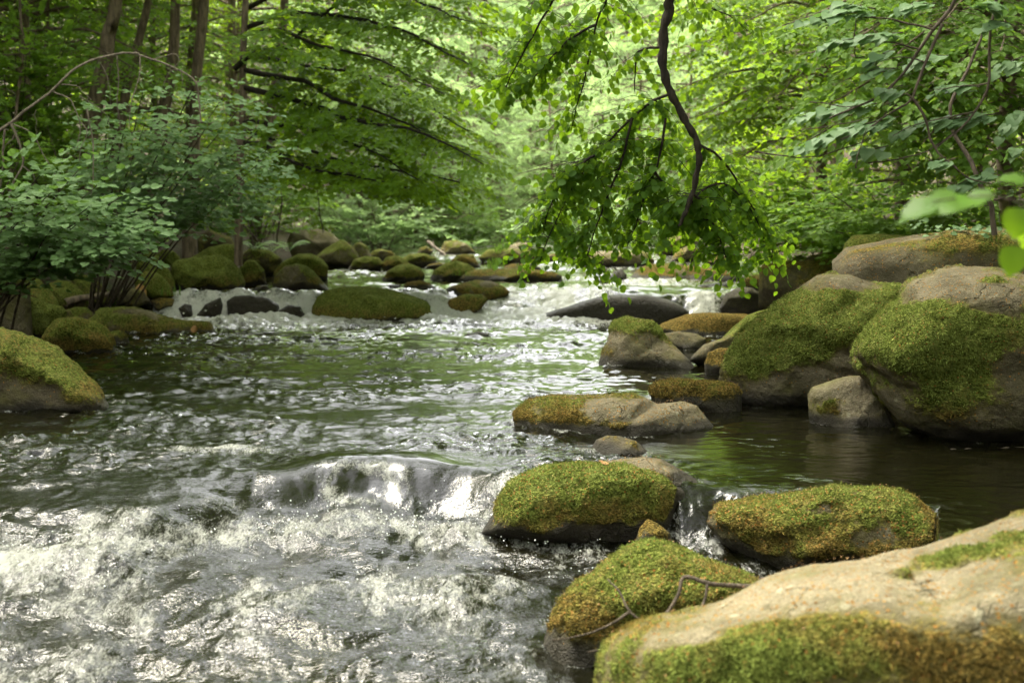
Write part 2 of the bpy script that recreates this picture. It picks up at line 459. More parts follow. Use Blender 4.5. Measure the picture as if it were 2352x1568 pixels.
ROCKS = []
FOOT = []
def rock(name, label, outline, d, moss=0.6, hue=0.3, litter=0.15, tone=0.5, deep=None, sink=0.5, sub=5, boxy=2.5,
         rough=0.05, wetband=0.10, patches=(), crease=0.0, cat='rock', group=None, seed=None, facets=9, soak=0.0, hpatch=()):
    seed = len(ROCKS) * 13.7 if seed is None else seed
    P = np.array([float(v) for v in outline.replace(',', ' ').split()]).reshape(-1, 2)
    ymin, ymax = P[:, 1].min(), P[:, 1].max()
    k = d / FPX
    W = (P[:, 0].max() - P[:, 0].min()) * 0.5 * k
    H = (ymax - ymin) * k
    D = deep if deep is not None else max(0.12, min(0.85 * W, 1.2 * H + 0.25))
    # roots of the rock go on below the water line
    P = P.copy()
    P[:, 1] += sink * (ymax - ymin) * sstep(0.45, 1.0, (P[:, 1] - ymin) / (ymax - ymin))
    c = np.array([(P[:, 0].min() + P[:, 0].max()) / 2, 0.52 * (ymin) + 0.48 * P[:, 1].max()])
    dc = d + 0.6 * D
    kk = dc / FPX
    # radius of the outline by angle
    NA = 1440
    ang = np.linspace(-np.pi, np.pi, NA, endpoint=False)
    Q = np.concatenate([P, P[:1]]) - c
    Q[:, 1] *= -1
    rad = np.zeros(NA)
    for a, b in zip(Q[:-1], Q[1:]):
        e = b - a
        dx, dy = np.cos(ang), np.sin(ang)
        den = dx * e[1] - dy * e[0]
        den = np.where(np.abs(den) < 1e-9, 1e-9, den)
        tt = (a[0] * e[1] - a[1] * e[0]) / den
        ss = (a[0] * dy - a[1] * dx) / den
        ok = (ss >= -1e-6) & (ss <= 1 + 1e-6) & (tt > 0)
        rad = np.where(ok & (tt > rad), tt, rad)
    rad = np.where(rad <= 0, np.median(rad), rad)
    ker = np.exp(-np.linspace(-2, 2, 9) ** 2); ker /= ker.sum()
    rad = np.convolve(np.concatenate([rad[-4:], rad, rad[:4]]), ker, 'valid')
    S, F = ico(sub)
    x, y, z = S[:, 0], S[:, 1], S[:, 2]
    rho = np.sqrt(x * x + z * z)
    ph = np.arctan2(z, x)
    Rf = np.interp(ph, np.concatenate([ang, [np.pi]]), np.concatenate([rad, rad[:1]]))
    nrm = (rho ** boxy + np.abs(y) ** boxy) ** (1 / boxy)
    rs, yd = rho / nrm, y / nrm
    fr_ = np.random.RandomState(int(seed * 31) % 99991)
    q3 = np.stack([rs * np.cos(ph), yd, rs * np.sin(ph)], 1)
    ff = np.ones(len(S)) * 1.0
    for _ in range(facets):
        nn = fr_.normal(size=3); nn[1] = np.sign(nn[1]) * (abs(nn[1]) + 0.5); nn /= np.linalg.norm(nn)
        dt = q3 @ nn
        lim = fr_.uniform(0.66, 0.93) / np.maximum(dt, 1e-3)
        lim = np.where(dt > 0.05, lim, 9.0)
        ff = -np.log(np.exp(-ff * 34) + np.exp(-np.minimum(lim, 3) * 34)) / 34      # soft minimum keeps worn edges
    ff = ff / max(ff.max(), 1e-3)
    edge = np.abs(yd) ** 0.7
    sc_f = 1 + (ff - 1) * edge
    rs, yd = rs * (1 + (ff - 1) * edge * 0.6), yd * sc_f
    u = Rf * rs * np.cos(ph) * kk
    v = Rf * rs * np.sin(ph) * kk
    # one side of a stone is never the mirror of the other
    lop = np.random.RandomState(int(seed * 7) % 9999)
    w = D * yd * (1 + 0.18 * lop.uniform(-1, 1) * np.clip(u / max(W, 1e-3), -1, 1))
    ctr = px(c[0], c[1], dc)
    f = (ctr - Vector((0, 0, CAM_Z))).normalized()
    r = f.cross(Vector((0, 0, 1))).normalized(); up = r.cross(f)
    f, r, up = (np.array(q[:]) for q in (f, r, up))
    V = np.array(ctr[:]) + u[:, None] * r + v[:, None] * up + w[:, None] * f
    size = min(W, max(H, 0.15)) 
    front = np.abs(yd)                       # 1 towards / away from the viewer, 0 on the outline
    N = vnormals(V, F)
    base = V / max(size, 0.12)
    disp = rough * size * (1.6 * fbm(base * 0.9 + seed, 4) * (0.35 + 0.9 * front) + 0.6 * fbm(base * 4 + seed, 5, 0.62))
    if crease:
        rg = 1 - np.abs(perlin(base * np.array([0.8, 0.8, 1.5]) + seed + 5))
        disp -= crease * size * np.clip(rg - 0.72, 0, 1) * 2.2 * (0.25 + front)
    V = V + N * disp[:, None]
    N = vnormals(V, F)
    lev = level(np.clip(V[:, 0], -3.4, 3.4), V[:, 1])
    hgt = V[:, 2] - lev
    wet = sstep(wetband * 0.8 + 0.055, wetband * 0.25 + 0.03, hgt + 0.06 * fbm(V * 7 + 3, 3))
    wet = np.clip(wet + soak, 0, 1)
    # moss: grows on top, in patches
    nz = fbm(V / max(size, 0.2) * 1.3 + seed * 1.7, 4)
    m = (moss - 0.5) * 1.7 + 0.52 + 1.10 * nz + 0.60 * fbm(V / max(size, 0.2) * 6 + seed, 4, 0.6) + 0.35 * (N[:, 2] - 0.25)
    hp = 0.0
    if patches:
        hp = np.zeros(len(V))
        # picture position of each vertex (same test for front and back: moss belts go round the stone)
        rel = V - np.array([0, 0, CAM_Z]); cp, sp = math.cos(PITCH), math.sin(PITCH)
        zc = rel[:, 1] * cp - rel[:, 2] * sp
        ix = CX + FPX * rel[:, 0] / zc
        iy = CY - FPX * (rel[:, 1] * sp + rel[:, 2] * cp) / zc
        for (ax, ay, rx, ry, amt) in patches:
            q = ((ix - ax) / rx) ** 2 + ((iy - ay) / ry) ** 2
            m += 0.9 * amt * np.exp(-q)
        for (ax, ay, rx, ry, amt) in hpatch:
            hp += amt * np.exp(-(((ix - ax) / rx) ** 2 + ((iy - ay) / ry) ** 2))
    m = np.clip(m, 0, 1) * (1 - 0.9 * wet)
    lit = 0.62 * litter * (0.5 + 0.8 * np.clip(N[:, 2], 0, 1)) * (1 + 1.4 * fbm(V * 3.1 + seed, 3)) * (1 - wet)
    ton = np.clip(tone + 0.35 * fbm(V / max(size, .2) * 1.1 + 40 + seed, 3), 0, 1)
    hu = np.clip(hue + hp + 0.3 * fbm(V / max(size, .2) + 90 + seed, 3) + 0.35 * sstep(wetband + 0.2, wetband, hgt), 0, 1)
    if sub >= 6:                              # moss is a cushion on the stone
        cush = sstep(0.42, 0.62, m + 0.45 * fbm(V * 16, 3))
        V = V + N * (cush * (0.004 + 0.014 * np.clip(0.4 + 1.5 * fbm(V * 11 + 5, 4, 0.6), 0, 1.3) + 0.008 * np.clip(perlin(V * 30), 0, 1)))[:, None]
    loc = np.array([V[:, 0].mean(), V[:, 1].mean(), lev.mean()])
    me = make_mesh(name, V - loc, [F], dict(moss=m, litter=np.clip(lit, 0, 1), tone=ton, wet=wet, hue=hu))
    o = link(name, me, M['rock'], loc=loc)
    tag(o, label, cat, group)
    ROCKS.append((o, V, F, m, hgt, lit))
    # where it stands in the water
    near = np.abs(hgt) < 0.06
    if near.sum() > 8:
        q = V[near]
        FOOT.append((q[:, 0].min(), q[:, 0].max(), q[:, 1].min(), q[:, 1].max()))
    return o

# --- nearest stones on the right
rock('boulder', 'huge tan boulder with shaggy moss filling the lower right corner',
     '2352,1150 2256,1192 2174,1224 2092,1252 1966,1290 1880,1306 1799,1328 1751,1348 1693,1390 1649,1416 1560,1448 1480,1476 1420,1508 1385,1545 1372,1590 1375,1700 1500,1860 2000,1950 2600,1900 2900,1600 2850,1200 2650,1080 2480,1100',
     3.75, moss=0.34, hue=0.40, litter=0.42, tone=0.95, deep=0.75, sink=0.0, sub=7, boxy=2.2, rough=0.028,
     patches=((1850, 1350, 230, 42, -1.2), (2020, 1330, 160, 45, -1.0), (2270, 1350, 140, 55, -1.1), (1990, 1285, 140, 16, -1.0), (2160, 1248, 110, 16, -1.0), (2290, 1208, 90, 14, -1.0),
              (2070, 1325, 60, 16, 1.1), (2160, 1296, 70, 16, 1.2), (2250, 1268, 70, 14, 1.2), (2330, 1240, 60, 14, 1.1), (1640, 1535, 250, 75, 1.0), (1900, 1490, 170, 50, 0.8), (2180, 1520, 220, 65, 0.55), (1590, 1465, 70, 18, -1.0), (1700, 1410, 120, 26, -0.5)),
     hpatch=((2200, 1500, 260, 110, 0.45), (1560, 1440, 200, 40, 0.3), (1750, 1520, 200, 60, -0.15)), wetband=0.08)
rock('boulder', 'rounded mossy boulder with a thin dead twig lying over it',
     '1231,1504 1242,1459 1257,1421 1280,1395 1302,1365 1325,1338 1363,1319 1385,1297 1419,1274 1461,1252 1499,1244 1536,1250 1574,1263 1619,1286 1672,1301 1714,1316 1740,1330 1730,1390 1660,1450 1540,1520 1374,1540 1317,1545 1250,1540',
     5.1, moss=0.78, hue=0.45, litter=0.5, tone=0.4, sink=0.25, sub=7, wetband=0.10, rough=0.05,
     patches=((1560, 1290, 60, 18, -0.5), (1640, 1330, 60, 22, -0.3)))
rock('boulder', 'broad mossy boulder with orange litter beside the dark pool',
     '1623,1214 1628,1194 1649,1170 1686,1163 1734,1151 1812,1143 1874,1126 1908,1117 1949,1119 2027,1117 2061,1122 2102,1143 2136,1170 2160,1197 2181,1228 2150,1280 1949,1310 1880,1316 1778,1318 1710,1280 1649,1244',
     6.1, moss=0.72, hue=0.42, litter=0.62, tone=0.35, sink=0.15, sub=7, rough=0.07, crease=0.06,
     patches=((1870, 1165, 55, 22, -0.9), (1990, 1230, 80, 30, -0.8), (1640, 1215, 40, 40, -1.0), (1760, 1185, 80, 35, 0.5), (1960, 1130, 60, 10, -0.5)))
rock('boulder', 'pale green mossy boulder in the rapids, dark wet foot',
     '1099,1210 1129,1180 1148,1142 1166,1116 1204,1093 1250,1074 1302,1067 1370,1064 1440,1068 1500,1080 1545,1100 1580,1122 1590,1146 1589,1170 1578,1195 1559,1222 1469,1240 1412,1240 1385,1252 1318,1232 1204,1226',
     6.6, moss=0.85, hue=0.22, litter=0.42, tone=0.3, sink=0.15, sub=7, rough=0.05, wetband=0.10,
     patches=((1380, 1120, 150, 45, 0.6), (1240, 1110, 40, 12, -0.4)))
rock('boulder', 'bare grey rock back showing behind the pale green mossy boulder',
     '1360,1066 1431,1053 1480,1048 1518,1052 1552,1070 1586,1089 1616,1108 1605,1131 1560,1160 1450,1150 1380,1120',
     6.75, moss=0.08, hue=0.6, litter=0.22, tone=0.6, sink=0.3, sub=6, rough=0.04, deep=0.3, patches=((1590, 1120, 30, 18, 0.7),))
rock('stone', 'small dark wedge stone between two mossy boulders in the rapids',
     '1457,1233 1469,1210 1487,1191 1514,1203 1540,1221 1552,1240 1506,1250 1461,1250', 6.35, moss=0.6, hue=0.55, litter=0.35, tone=0.15, sink=0.6, sub=5, boxy=2.2)
rock('stone', 'small smooth grey hump between the flat rock and the mossy boulder',
     '1348,1032 1370,1009 1393,999 1423,1001 1461,1012 1487,1029 1502,1040 1499,1050 1431,1053 1385,1050 1355,1042', 7.7, moss=0.12, hue=0.5, litter=0.12, tone=0.35, sink=0.9, sub=6, rough=0.04, wetband=0.07,
     patches=((1460, 1035, 30, 12, 0.7),))
rock('flat_rock', 'low flat grey rock with an orange-green moss flank in midstream',
     '1172,972 1180,950 1215,925 1260,912 1340,913 1440,906 1480,912 1510,926 1570,920 1600,930 1642,965 1630,980 1560,981 1480,983 1460,1002 1370,1005 1250,998 1190,988',
     8.7, moss=0.35, hue=0.45, litter=0.45, tone=0.72, sink=0.9, sub=7, rough=0.035, deep=0.55, wetband=0.04, boxy=3.2, facets=2,
     patches=((1260, 965, 110, 40, 0.9), (1400, 990, 90, 16, 0.8), (1450, 935, 120, 22, -0.9), (1560, 950, 80, 30, -1.0)))
rock('stone', 'dark boxy stone with brown-green moss behind the flat rock',
     '1496,905 1498,890 1512,879 1556,876 1611,879 1659,879 1688,887 1701,901 1704,938 1666,951 1637,954 1590,948 1500,938',
     9.6, moss=0.75, hue=0.5, litter=0.4, tone=0.12, sink=0.25, sub=6, boxy=3.4, rough=0.06, wetband=0.12)
rock('boulder', 'small pale granite boulder with one round moss patch',
     '1855,909 1864,890 1901,876 1937,866 1974,862 1992,883 2014,909 2040,938 2076,971 2095,989 2047,988 1974,988 1908,986 1879,975 1860,945',
     8.85, moss=0.02, hue=0.35, litter=0.10, tone=0.85, sink=0.35, sub=6, boxy=2.8, rough=0.05, wetband=0.05, patches=((1915, 935, 52, 42, 1.3),))
rock('boulder', 'great overhanging boulder at the right edge, moss hanging below its bare grey crown',
     '2069,663 2084,645 2120,634 2157,616 2194,608 2249,609 2285,613 2325,623 2352,634 2480,690 2540,800 2500,930 2400,1015 2249,1032 2194,1030 2150,1020 2109,1000 2076,975 2040,938 2018,912 2011,894 1974,854 1965,824 1970,799 1992,769 2022,725 2058,689',
     8.15, moss=0.42, hue=0.30, litter=0.28, tone=0.62, deep=0.75, sink=0.0, sub=7, boxy=2.3, rough=0.07, crease=0.10, wetband=0.10,
     patches=((2200, 650, 120, 48, -1.3), (2310, 700, 50, 40, -0.7), (2110, 780, 130, 100, 0.9), (2220, 850, 130, 90, 0.8), (2290, 760, 90, 30, 0.8), (2240, 1000, 180, 50, -0.6), (2270, 645, 40, 10, 1.2), (2130, 710, 40, 20, 0.5), (2330, 850, 50, 60, -0.8)))
rock('boulder', 'large sloping boulder draped in bright green moss, grey wet foot',
     '1655,875 1659,846 1681,810 1696,784 1721,762 1743,725 1769,715 1780,693 1817,671 1842,652 1871,634 1901,628 1926,632 1959,638 1996,645 2033,652 2069,658 2100,690 2110,780 2080,870 2000,940 1900,950 1791,940 1727,937 1703,912 1675,888',
     9.7, moss=0.45, hue=0.22, litter=0.25, tone=0.55, sink=0.06, sub=7, boxy=2.5, rough=0.07, crease=0.08, wetband=0.10, deep=0.6,
     patches=((1930, 648, 110, 20, -1.3), (1850, 750, 160, 70, 1.0), (1990, 710, 90, 50, 0.9), (1820, 890, 150, 45, -1.3), (1745, 830, 60, 55, 0.9), (1940, 870, 90, 55, -1.2)))
# --- behind them on the right
rock('boulder', 'wedge-shaped grey rock with a moss cap standing alone in the pool',
     '1362,838 1373,817 1391,788 1399,758 1410,737 1421,733 1439,727 1468,731 1498,740 1516,758 1523,773 1556,795 1585,810 1604,824 1611,834 1585,841 1520,843 1446,845 1388,847',
     12.6, moss=0.28, hue=0.35, litter=0.2, tone=0.62, sink=0.35, sub=6, boxy=2.2, rough=0.05, wetband=0.08,
     patches=((1430, 752, 45, 18, 0.8), (1505, 755, 30, 22, 0.8), (1395, 810, 24, 30, 0.5), (1450, 800, 70, 30, -0.6)))
rock('slab', 'low slab covered in brown moss behind the wedge-shaped rock',
     '1505,751 1542,733 1575,722 1629,718 1703,720 1735,724 1730,760 1690,790 1629,797 1593,789 1527,780', 15.8, moss=0.9, hue=0.95, litter=0.4, tone=0.2, sink=0.4, sub=5)
rock('stone', 'smooth bare grey stone at the foot of the brown mossy slab',
     '1515,768 1556,760 1600,766 1622,777 1618,790 1582,805 1540,795', 14.2, moss=0.05, hue=0.5, litter=0.1, tone=0.5, sink=0.6, sub=5)
rock('slab', 'grey leaning slab with a green upper edge left of the sloping boulder',
     '1582,804 1615,784 1659,775 1684,752 1714,726 1739,715 1772,705 1800,730 1790,790 1740,830 1650,822', 12.6, moss=0.35, hue=0.3, litter=0.15, tone=0.5, sink=0.3, sub=5,
     patches=((1730, 740, 50, 40, 0.8), (1630, 800, 50, 20, -0.8)))
rock('stone', 'small brown mossy stone tucked against the sloping boulder',
     '1618,830 1626,810 1651,799 1681,797 1700,830 1672,852 1622,852', 11.9, moss=0.6, hue=0.85, litter=0.35, tone=0.35, sink=0.5, sub=5)
rock('slab', 'broad grey rock ledge with ground plants growing on its top',
     '1923,623 1926,601 1937,594 1959,572 2011,564 2084,550 2157,537 2230,530 2320,532 2420,545 2600,600 2600,740 2400,760 2000,740 1925,680', 11.2, moss=0.15, hue=0.6, litter=0.45, tone=0.5, sink=0.1, sub=6, boxy=5.0, rough=0.03, deep=0.9, crease=0.05, facets=4,
     patches=((2250, 560, 120, 18, 1.2), (2000, 575, 60, 14, 0.2), (2050, 630, 120, 50, -0.5)))
rock('boulder', 'moss-covered boulder peeping out behind the broad grey ledge',
     '1932,592 1941,561 1959,541 2011,537 2084,542 2130,543 2150,570 2060,620 1960,620', 13.2, moss=0.95, hue=0.35, litter=0.2, tone=0.2, sink=0.3, sub=5)
rock('slab', 'dark brown slab with a thin moss rim beside the sloping boulder',
     '1745,612 1791,601 1846,598 1860,587 1893,583 1934,583 1945,608 1945,680 1893,730 1813,730 1745,700', 16.8, moss=0.3, hue=0.7, litter=0.15, tone=0.08, sink=0.1, sub=5, boxy=3.0, patches=((1800, 603, 60, 8, 0.9), (1890, 586, 40, 6, 0.8)))
rock('stone', 'pale mossy stone at the foot of the dark brown slab',
     '1690,662 1717,634 1750,630 1775,650 1765,675 1720,680', 19.2, moss=0.8, hue=0.5, litter=0.2, tone=0.4, sink=0.4)
rock('stone', 'dark round stone splashed by the right end of the cascade',
     '1651,702 1666,674 1692,661 1725,660 1743,671 1758,693 1763,713 1703,722 1659,720', 18.3, moss=0.55, hue=0.4, litter=0.1, tone=0.08, soak=0.75, sink=0.3, wetband=0.16)
# --- the cascade
rock('slab', 'long black wet slab with water sliding over its left end',
     '1150,756 1195,738 1245,722 1300,706 1345,690 1391,678 1428,677 1483,677 1530,688 1560,699 1582,718 1560,740 1505,756 1402,760 1263,762', 18.0, moss=0.10, hue=0.6, litter=0.05, tone=0.0, soak=0.95, sink=0.15, sub=6, boxy=6.0, rough=0.03, wetband=0.32, deep=0.6, facets=0,
     patches=((1440, 685, 70, 10, 0.3),))
rock('boulder', 'big dark green moss dome in the middle of the cascade',
     '707,744 717,708 731,681 751,668 791,661 841,660 891,665 924,675 957,685 984,698 1001,722 951,728 901,740 857,748 791,752', 18.0, moss=0.9, hue=0.22, litter=0.08, tone=0.1, sink=0.35, sub=6, boxy=3.0, rough=0.05, wetband=0.13)
rock('stone', 'low mossy stone right above the moss dome', '905,672 934,648 964,643 987,651 1007,665 1000,685 947,686', 19.4, moss=0.85, hue=0.5, litter=0.15, tone=0.2, sink=0.4)
rock('stone', 'tiny mossy stone peeking over the moss dome', '877,663 897,653 921,655 915,672 885,674', 20.0, moss=0.85, hue=0.4, tone=0.2, sink=0.5)
rock('flat_rock', 'long low rock with tan bald back above the cascade',
     '985,680 1034,658 1094,643 1127,645 1154,656 1174,671 1140,685 1074,692 1024,696', 19.0, moss=0.62, hue=0.5, litter=0.15, tone=0.5, sink=0.3, sub=5, patches=((1120, 650, 35, 10, -0.9),))
rock('stone', 'rounded mossy stone beside the sliding water', '1021,710 1031,688 1067,675 1107,676 1121,687 1105,706 1067,726 1034,722', 18.3, moss=0.85, hue=0.5, litter=0.12, tone=0.15, sink=0.35, sub=5)
rock('stone', 'dark pointed rock rising out of the bright white rapids', '1342,665 1369,643 1391,640 1413,623 1428,619 1439,630 1445,660 1409,668', 20.8, moss=0.5, hue=0.35, tone=0.03, soak=0.75, sink=0.2, boxy=2.0, wetband=0.15)
rock('flat_rock', 'wide pale wet rock with water seeping over it', '1440,645 1465,619 1490,607 1542,605 1593,612 1648,619 1695,627 1714,640 1695,660 1629,668 1575,672 1498,665 1446,662', 21.6, moss=0.55, hue=0.55, litter=0.1, tone=0.6, sink=0.25, sub=5, wetband=0.10)
rock('stone', 'low mossy shelf in front of the wide pale wet rock', '1571,668 1600,656 1648,649 1684,650 1697,665 1629,676', 20.3, moss=0.85, hue=0.5, tone=0.3, sink=0.5)
rock('stone', 'slanting black stone splitting the left waterfall', '445,724 473,698 507,683 512,700 502,734 467,733', 18.05, moss=0.02, tone=0.0, soak=0.75, sink=0.2, wetband=0.5, boxy=2.0)
rock('stone', 'black rounded stone behind the curtain of the left waterfall', '521,690 540,680 573,678 617,684 640,700 646,730 593,734 527,734', 18.15, moss=0.02, tone=0.0, soak=0.75, sink=0.2, wetband=0.5, boxy=3.0, deep=0.28)
rock('stone', 'small dark stone at the far left end of the waterfall', '410,708 425,697 440,700 443,722 420,726', 18.1, moss=0.05, tone=0.0, soak=0.75, sink=0.2, wetband=0.5)
rock('stone', 'dark wet stone between the waterfall and the moss dome', '640,712 662,700 690,704 700,722 690,738 650,736', 18.1, moss=0.05, tone=0.0, soak=0.75, sink=0.2, wetband=0.5)
rock('stone', 'flat wet stone barely above the pool below the cascade', '1045,776 1074,765 1104,761 1123,769 1104,779', 16.0, moss=0.0, tone=0.35, sink=0.8, wetband=0.06, litter=0.0)
rock('stone', 'half drowned black stone in the foam below the moss dome', '889,752 901,737 927,738 956,753', 17.6, moss=0.0, tone=0.0, soak=0.75, sink=0.8, wetband=0.3)
rock('sunken_boulder', 'dark red-brown boulder drowned under the smooth hump of water',
     '620,1195 655,1150 710,1112 800,1092 880,1096 950,1120 1000,1160 1010,1195 900,1235 700,1235', 7.16, moss=0.0, hue=0.9, litter=0.0, tone=0.02, soak=0.8, sink=0.3, sub=5, deep=0.32, wetband=0.6)
# --- left bank, near to far
rock('boulder', 'large mossy boulder at the left edge, dark bare foot in the stream',
     '-40,752 0,759 50,771 93,788 130,805 147,825 173,848 207,878 233,911 250,930 240,958 147,960 0,962 -120,962 -220,930 -240,850 -200,780 -120,745', 9.4, moss=0.68, hue=0.32, litter=0.3, tone=0.25, sink=0.12, sub=7, boxy=2.6, rough=0.06, wetband=0.09,
     patches=((50, 910, 110, 40, -1.2), (100, 810, 100, 50, 0.4)))
rock('boulder', 'tall grey block with a moss cap at the left edge',
     '-60,606 0,614 33,620 50,635 62,661 65,688 69,782 60,800 0,805 -120,805 -170,720 -130,620', 14.4, moss=0.25, hue=0.2, litter=0.05, tone=0.42, sink=0.0, sub=6, boxy=3.4, patches=((20, 640, 70, 35, 1.0), (20, 660, 22, 10, -1.2), (30, 740, 60, 50, -0.7)))
rock('boulder', 'shaded mossy rock behind the tall grey block', '33,622 60,618 83,631 100,651 117,671 130,688 137,715 100,735 40,735 20,700', 16.4, moss=0.75, hue=0.35, tone=0.3, sink=0.1)
rock('stone', 'bright green cushion of moss over a dark hollow', '60,676 87,685 117,698 143,705 153,718 147,735 133,751 110,770 83,775 62,765', 15.0, moss=0.95, hue=0.08, litter=0.1, tone=0.1, sink=0.0, sub=5, patches=((80, 765, 40, 18, -0.8),))
rock('boulder', 'dome-shaped mossy stone in front of the long tan rock', '93,790 110,757 130,736 157,731 187,733 217,741 240,755 257,775 264,800 264,820 200,822 135,822', 13.6, moss=0.8, hue=0.38, litter=0.3, tone=0.15, sink=0.2, sub=6, wetband=0.07)
rock('flat_rock', 'long low rock with tan bald ridge tapering into the foam', '200,742 227,720 247,710 277,706 310,706 347,715 373,726 410,737 443,741 477,741 497,755 487,762 433,763 377,772 290,775 247,768', 16.0, moss=0.62, hue=0.3, litter=0.1, tone=0.8, sink=0.4, sub=6, rough=0.04, wetband=0.06,
     patches=((320, 715, 60, 9, -0.9), (360, 730, 30, 10, -0.6)))
rock('stone', 'little round mossy stone at the end of the dome-shaped one', '247,762 273,757 290,765 298,782 290,790 255,790', 14.9, moss=0.7, hue=0.2, tone=0.4, sink=0.5)
rock('stone', 'small grey and green stone wedged behind the dome-shaped one', '150,712 173,705 200,706 217,722 213,735 150,735', 16.8, moss=0.4, hue=0.2, tone=0.6, sink=0.3)
rock('stone', 'short mossy stone behind the left end of the long tan rock', '218,716 230,707 250,705 265,712 262,730 225,732', 17.0, moss=0.9, hue=0.15, tone=0.3, sink=0.3)
rock('boulder', 'wide green moss mound on the left bank above the waterfall', '397,608 410,598 467,590 507,588 533,601 550,621 560,645 560,672 467,674 410,668 398,640', 19.3, moss=0.92, hue=0.15, litter=0.03, tone=0.15, sink=0.1, sub=6, boxy=2.8, rough=0.06)
rock('boulder', 'peaked mossy rock left of the wide moss mound', '315,605 328,585 342,576 357,580 373,598 387,618 400,641 402,665 340,668 312,640', 19.0, moss=0.92, hue=0.15, tone=0.15, sink=0.1, boxy=2.2)
rock('stone', 'low mossy rock with a pale dead leaf at its foot', '310,640 333,623 353,621 373,635 393,655 399,672 350,676 312,665', 18.4, moss=0.8, hue=0.3, tone=0.3, sink=0.2)
rock('boulder', 'half grey half green rock on the bank next to the upper stream', '627,652 633,628 653,611 680,605 703,610 723,625 740,645 762,664 750,674 633,674', 19.6, moss=0.55, hue=0.22, litter=0.03, tone=0.45, sink=0.15, sub=5, patches=((668, 635, 30, 25, -0.8), (725, 640, 25, 25, 0.6)))
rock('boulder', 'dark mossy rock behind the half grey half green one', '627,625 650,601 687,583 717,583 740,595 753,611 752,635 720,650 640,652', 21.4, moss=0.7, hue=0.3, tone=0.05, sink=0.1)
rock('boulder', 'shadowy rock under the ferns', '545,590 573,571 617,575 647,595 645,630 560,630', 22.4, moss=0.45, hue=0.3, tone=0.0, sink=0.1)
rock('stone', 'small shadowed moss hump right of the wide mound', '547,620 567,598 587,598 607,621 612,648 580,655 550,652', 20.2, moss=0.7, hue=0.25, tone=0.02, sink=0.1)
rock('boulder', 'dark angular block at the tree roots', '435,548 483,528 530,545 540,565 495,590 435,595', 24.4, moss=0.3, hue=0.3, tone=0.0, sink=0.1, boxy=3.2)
rock('boulder', 'mossy rock under the dark angular block', '438,592 480,568 520,560 550,565 550,605 450,615', 21.8, moss=0.85, hue=0.2, tone=0.1, sink=0.1)
rock('stone', 'low mossy stone behind the peaked rock', '360,585 375,573 400,577 413,591 405,606 365,604', 21.2, moss=0.85, hue=0.2, tone=0.15, sink=0.1)
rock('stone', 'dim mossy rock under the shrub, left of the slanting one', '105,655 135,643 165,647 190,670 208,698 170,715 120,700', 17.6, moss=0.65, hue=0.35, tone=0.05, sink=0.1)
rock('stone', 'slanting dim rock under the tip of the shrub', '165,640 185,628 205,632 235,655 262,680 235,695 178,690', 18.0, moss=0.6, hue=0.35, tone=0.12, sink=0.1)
rock('stone', 'small mossy lump on the dark shore above the waterfall', '578,668 592,656 610,655 622,666 615,678 585,680', 19.5, moss=0.9, hue=0.2, tone=0.1, sink=0.3)
rock('stone', 'brown stone in the shade of the left shore', '270,672 300,660 330,668 345,690 300,702 272,695', 17.9, moss=0.3, hue=0.7, tone=0.08, sink=0.2)
rock('stone', 'dark shore stone at the left brink of the waterfall', '345,690 370,682 400,686 405,702 360,708', 18.4, moss=0.3, hue=0.6, tone=0.02, sink=0.4)
# --- far stones
rock('boulder', 'big bald tan boulder at the far left bend', '660,556 668,536 687,528 734,526 761,535 781,551 785,580 724,598 672,590', 26.0, moss=0.12, hue=0.25, litter=0.1, tone=1.0, sink=0.1, sub=5, patches=((690, 570, 30, 20, 0.5),))
rock('boulder', 'roof-shaped tan rock with a moss ridge before the bald boulder', '719,592 747,571 781,551 794,553 814,571 826,592 801,610 761,610 728,606', 25.0, moss=0.4, hue=0.25, tone=0.7, sink=0.1, boxy=2.0, patches=((755, 568, 40, 10, 0.8),))
rock('stone', 'flat green stone at the edge of the upper stream', '797,614 814,595 841,588 871,591 883,607 864,622 807,622', 24.2, moss=0.6, hue=0.15, tone=0.9, sink=0.3)
rock('stone', 'dark stone next to the flat green one', '874,606 887,591 911,586 931,595 950,612 907,626 881,620', 24.0, moss=0.7, hue=0.25, tone=0.08, sink=0.2)
rock('boulder', 'dark green dome in the upper stream left of the gap', '870,646 891,621 911,610 941,605 967,615 976,630 969,650 907,652', 21.4, moss=0.85, hue=0.2, tone=0.08, sink=0.2, sub=5)
rock('stone', 'light green stone behind the dark green dome', '919,596 941,583 974,581 1001,591 1008,608 967,618 935,612', 26.0, moss=0.6, hue=0.15, tone=0.9, sink=0.3)
rock('boulder', 'dark green dome in the upper stream right of the gap', '982,646 997,621 1021,605 1047,598 1074,605 1093,618 1085,640 1041,650 1007,650', 21.8, moss=0.85, hue=0.22, tone=0.06, sink=0.15, sub=5)
rock('boulder', 'long moss-topped rock with small plants in the upper stream', '1029,655 1041,635 1074,620 1114,618 1174,616 1227,618 1274,625 1299,638 1257,655 1207,662 1141,662 1067,656', 21.6, moss=0.75, hue=0.3, litter=0.08, tone=0.15, sink=0.2, sub=5, deep=0.5)
rock('flat_rock', 'thin mossy ledge behind the long moss-topped rock', '1140,618 1174,606 1227,607 1245,616 1220,626 1160,628', 24.0, moss=0.8, hue=0.4, tone=0.4, sink=0.4)
rock('flat_rock', 'bald tan slab on the far right shore above the rapids', '1325,600 1340,585 1373,577 1428,575 1483,577 1507,599 1468,612 1417,613 1344,612', 25.2, moss=0.4, hue=0.3, tone=0.95, sink=0.25, sub=5, patches=((1400, 578, 70, 7, -0.8), (1460, 600, 40, 10, 0.3)))
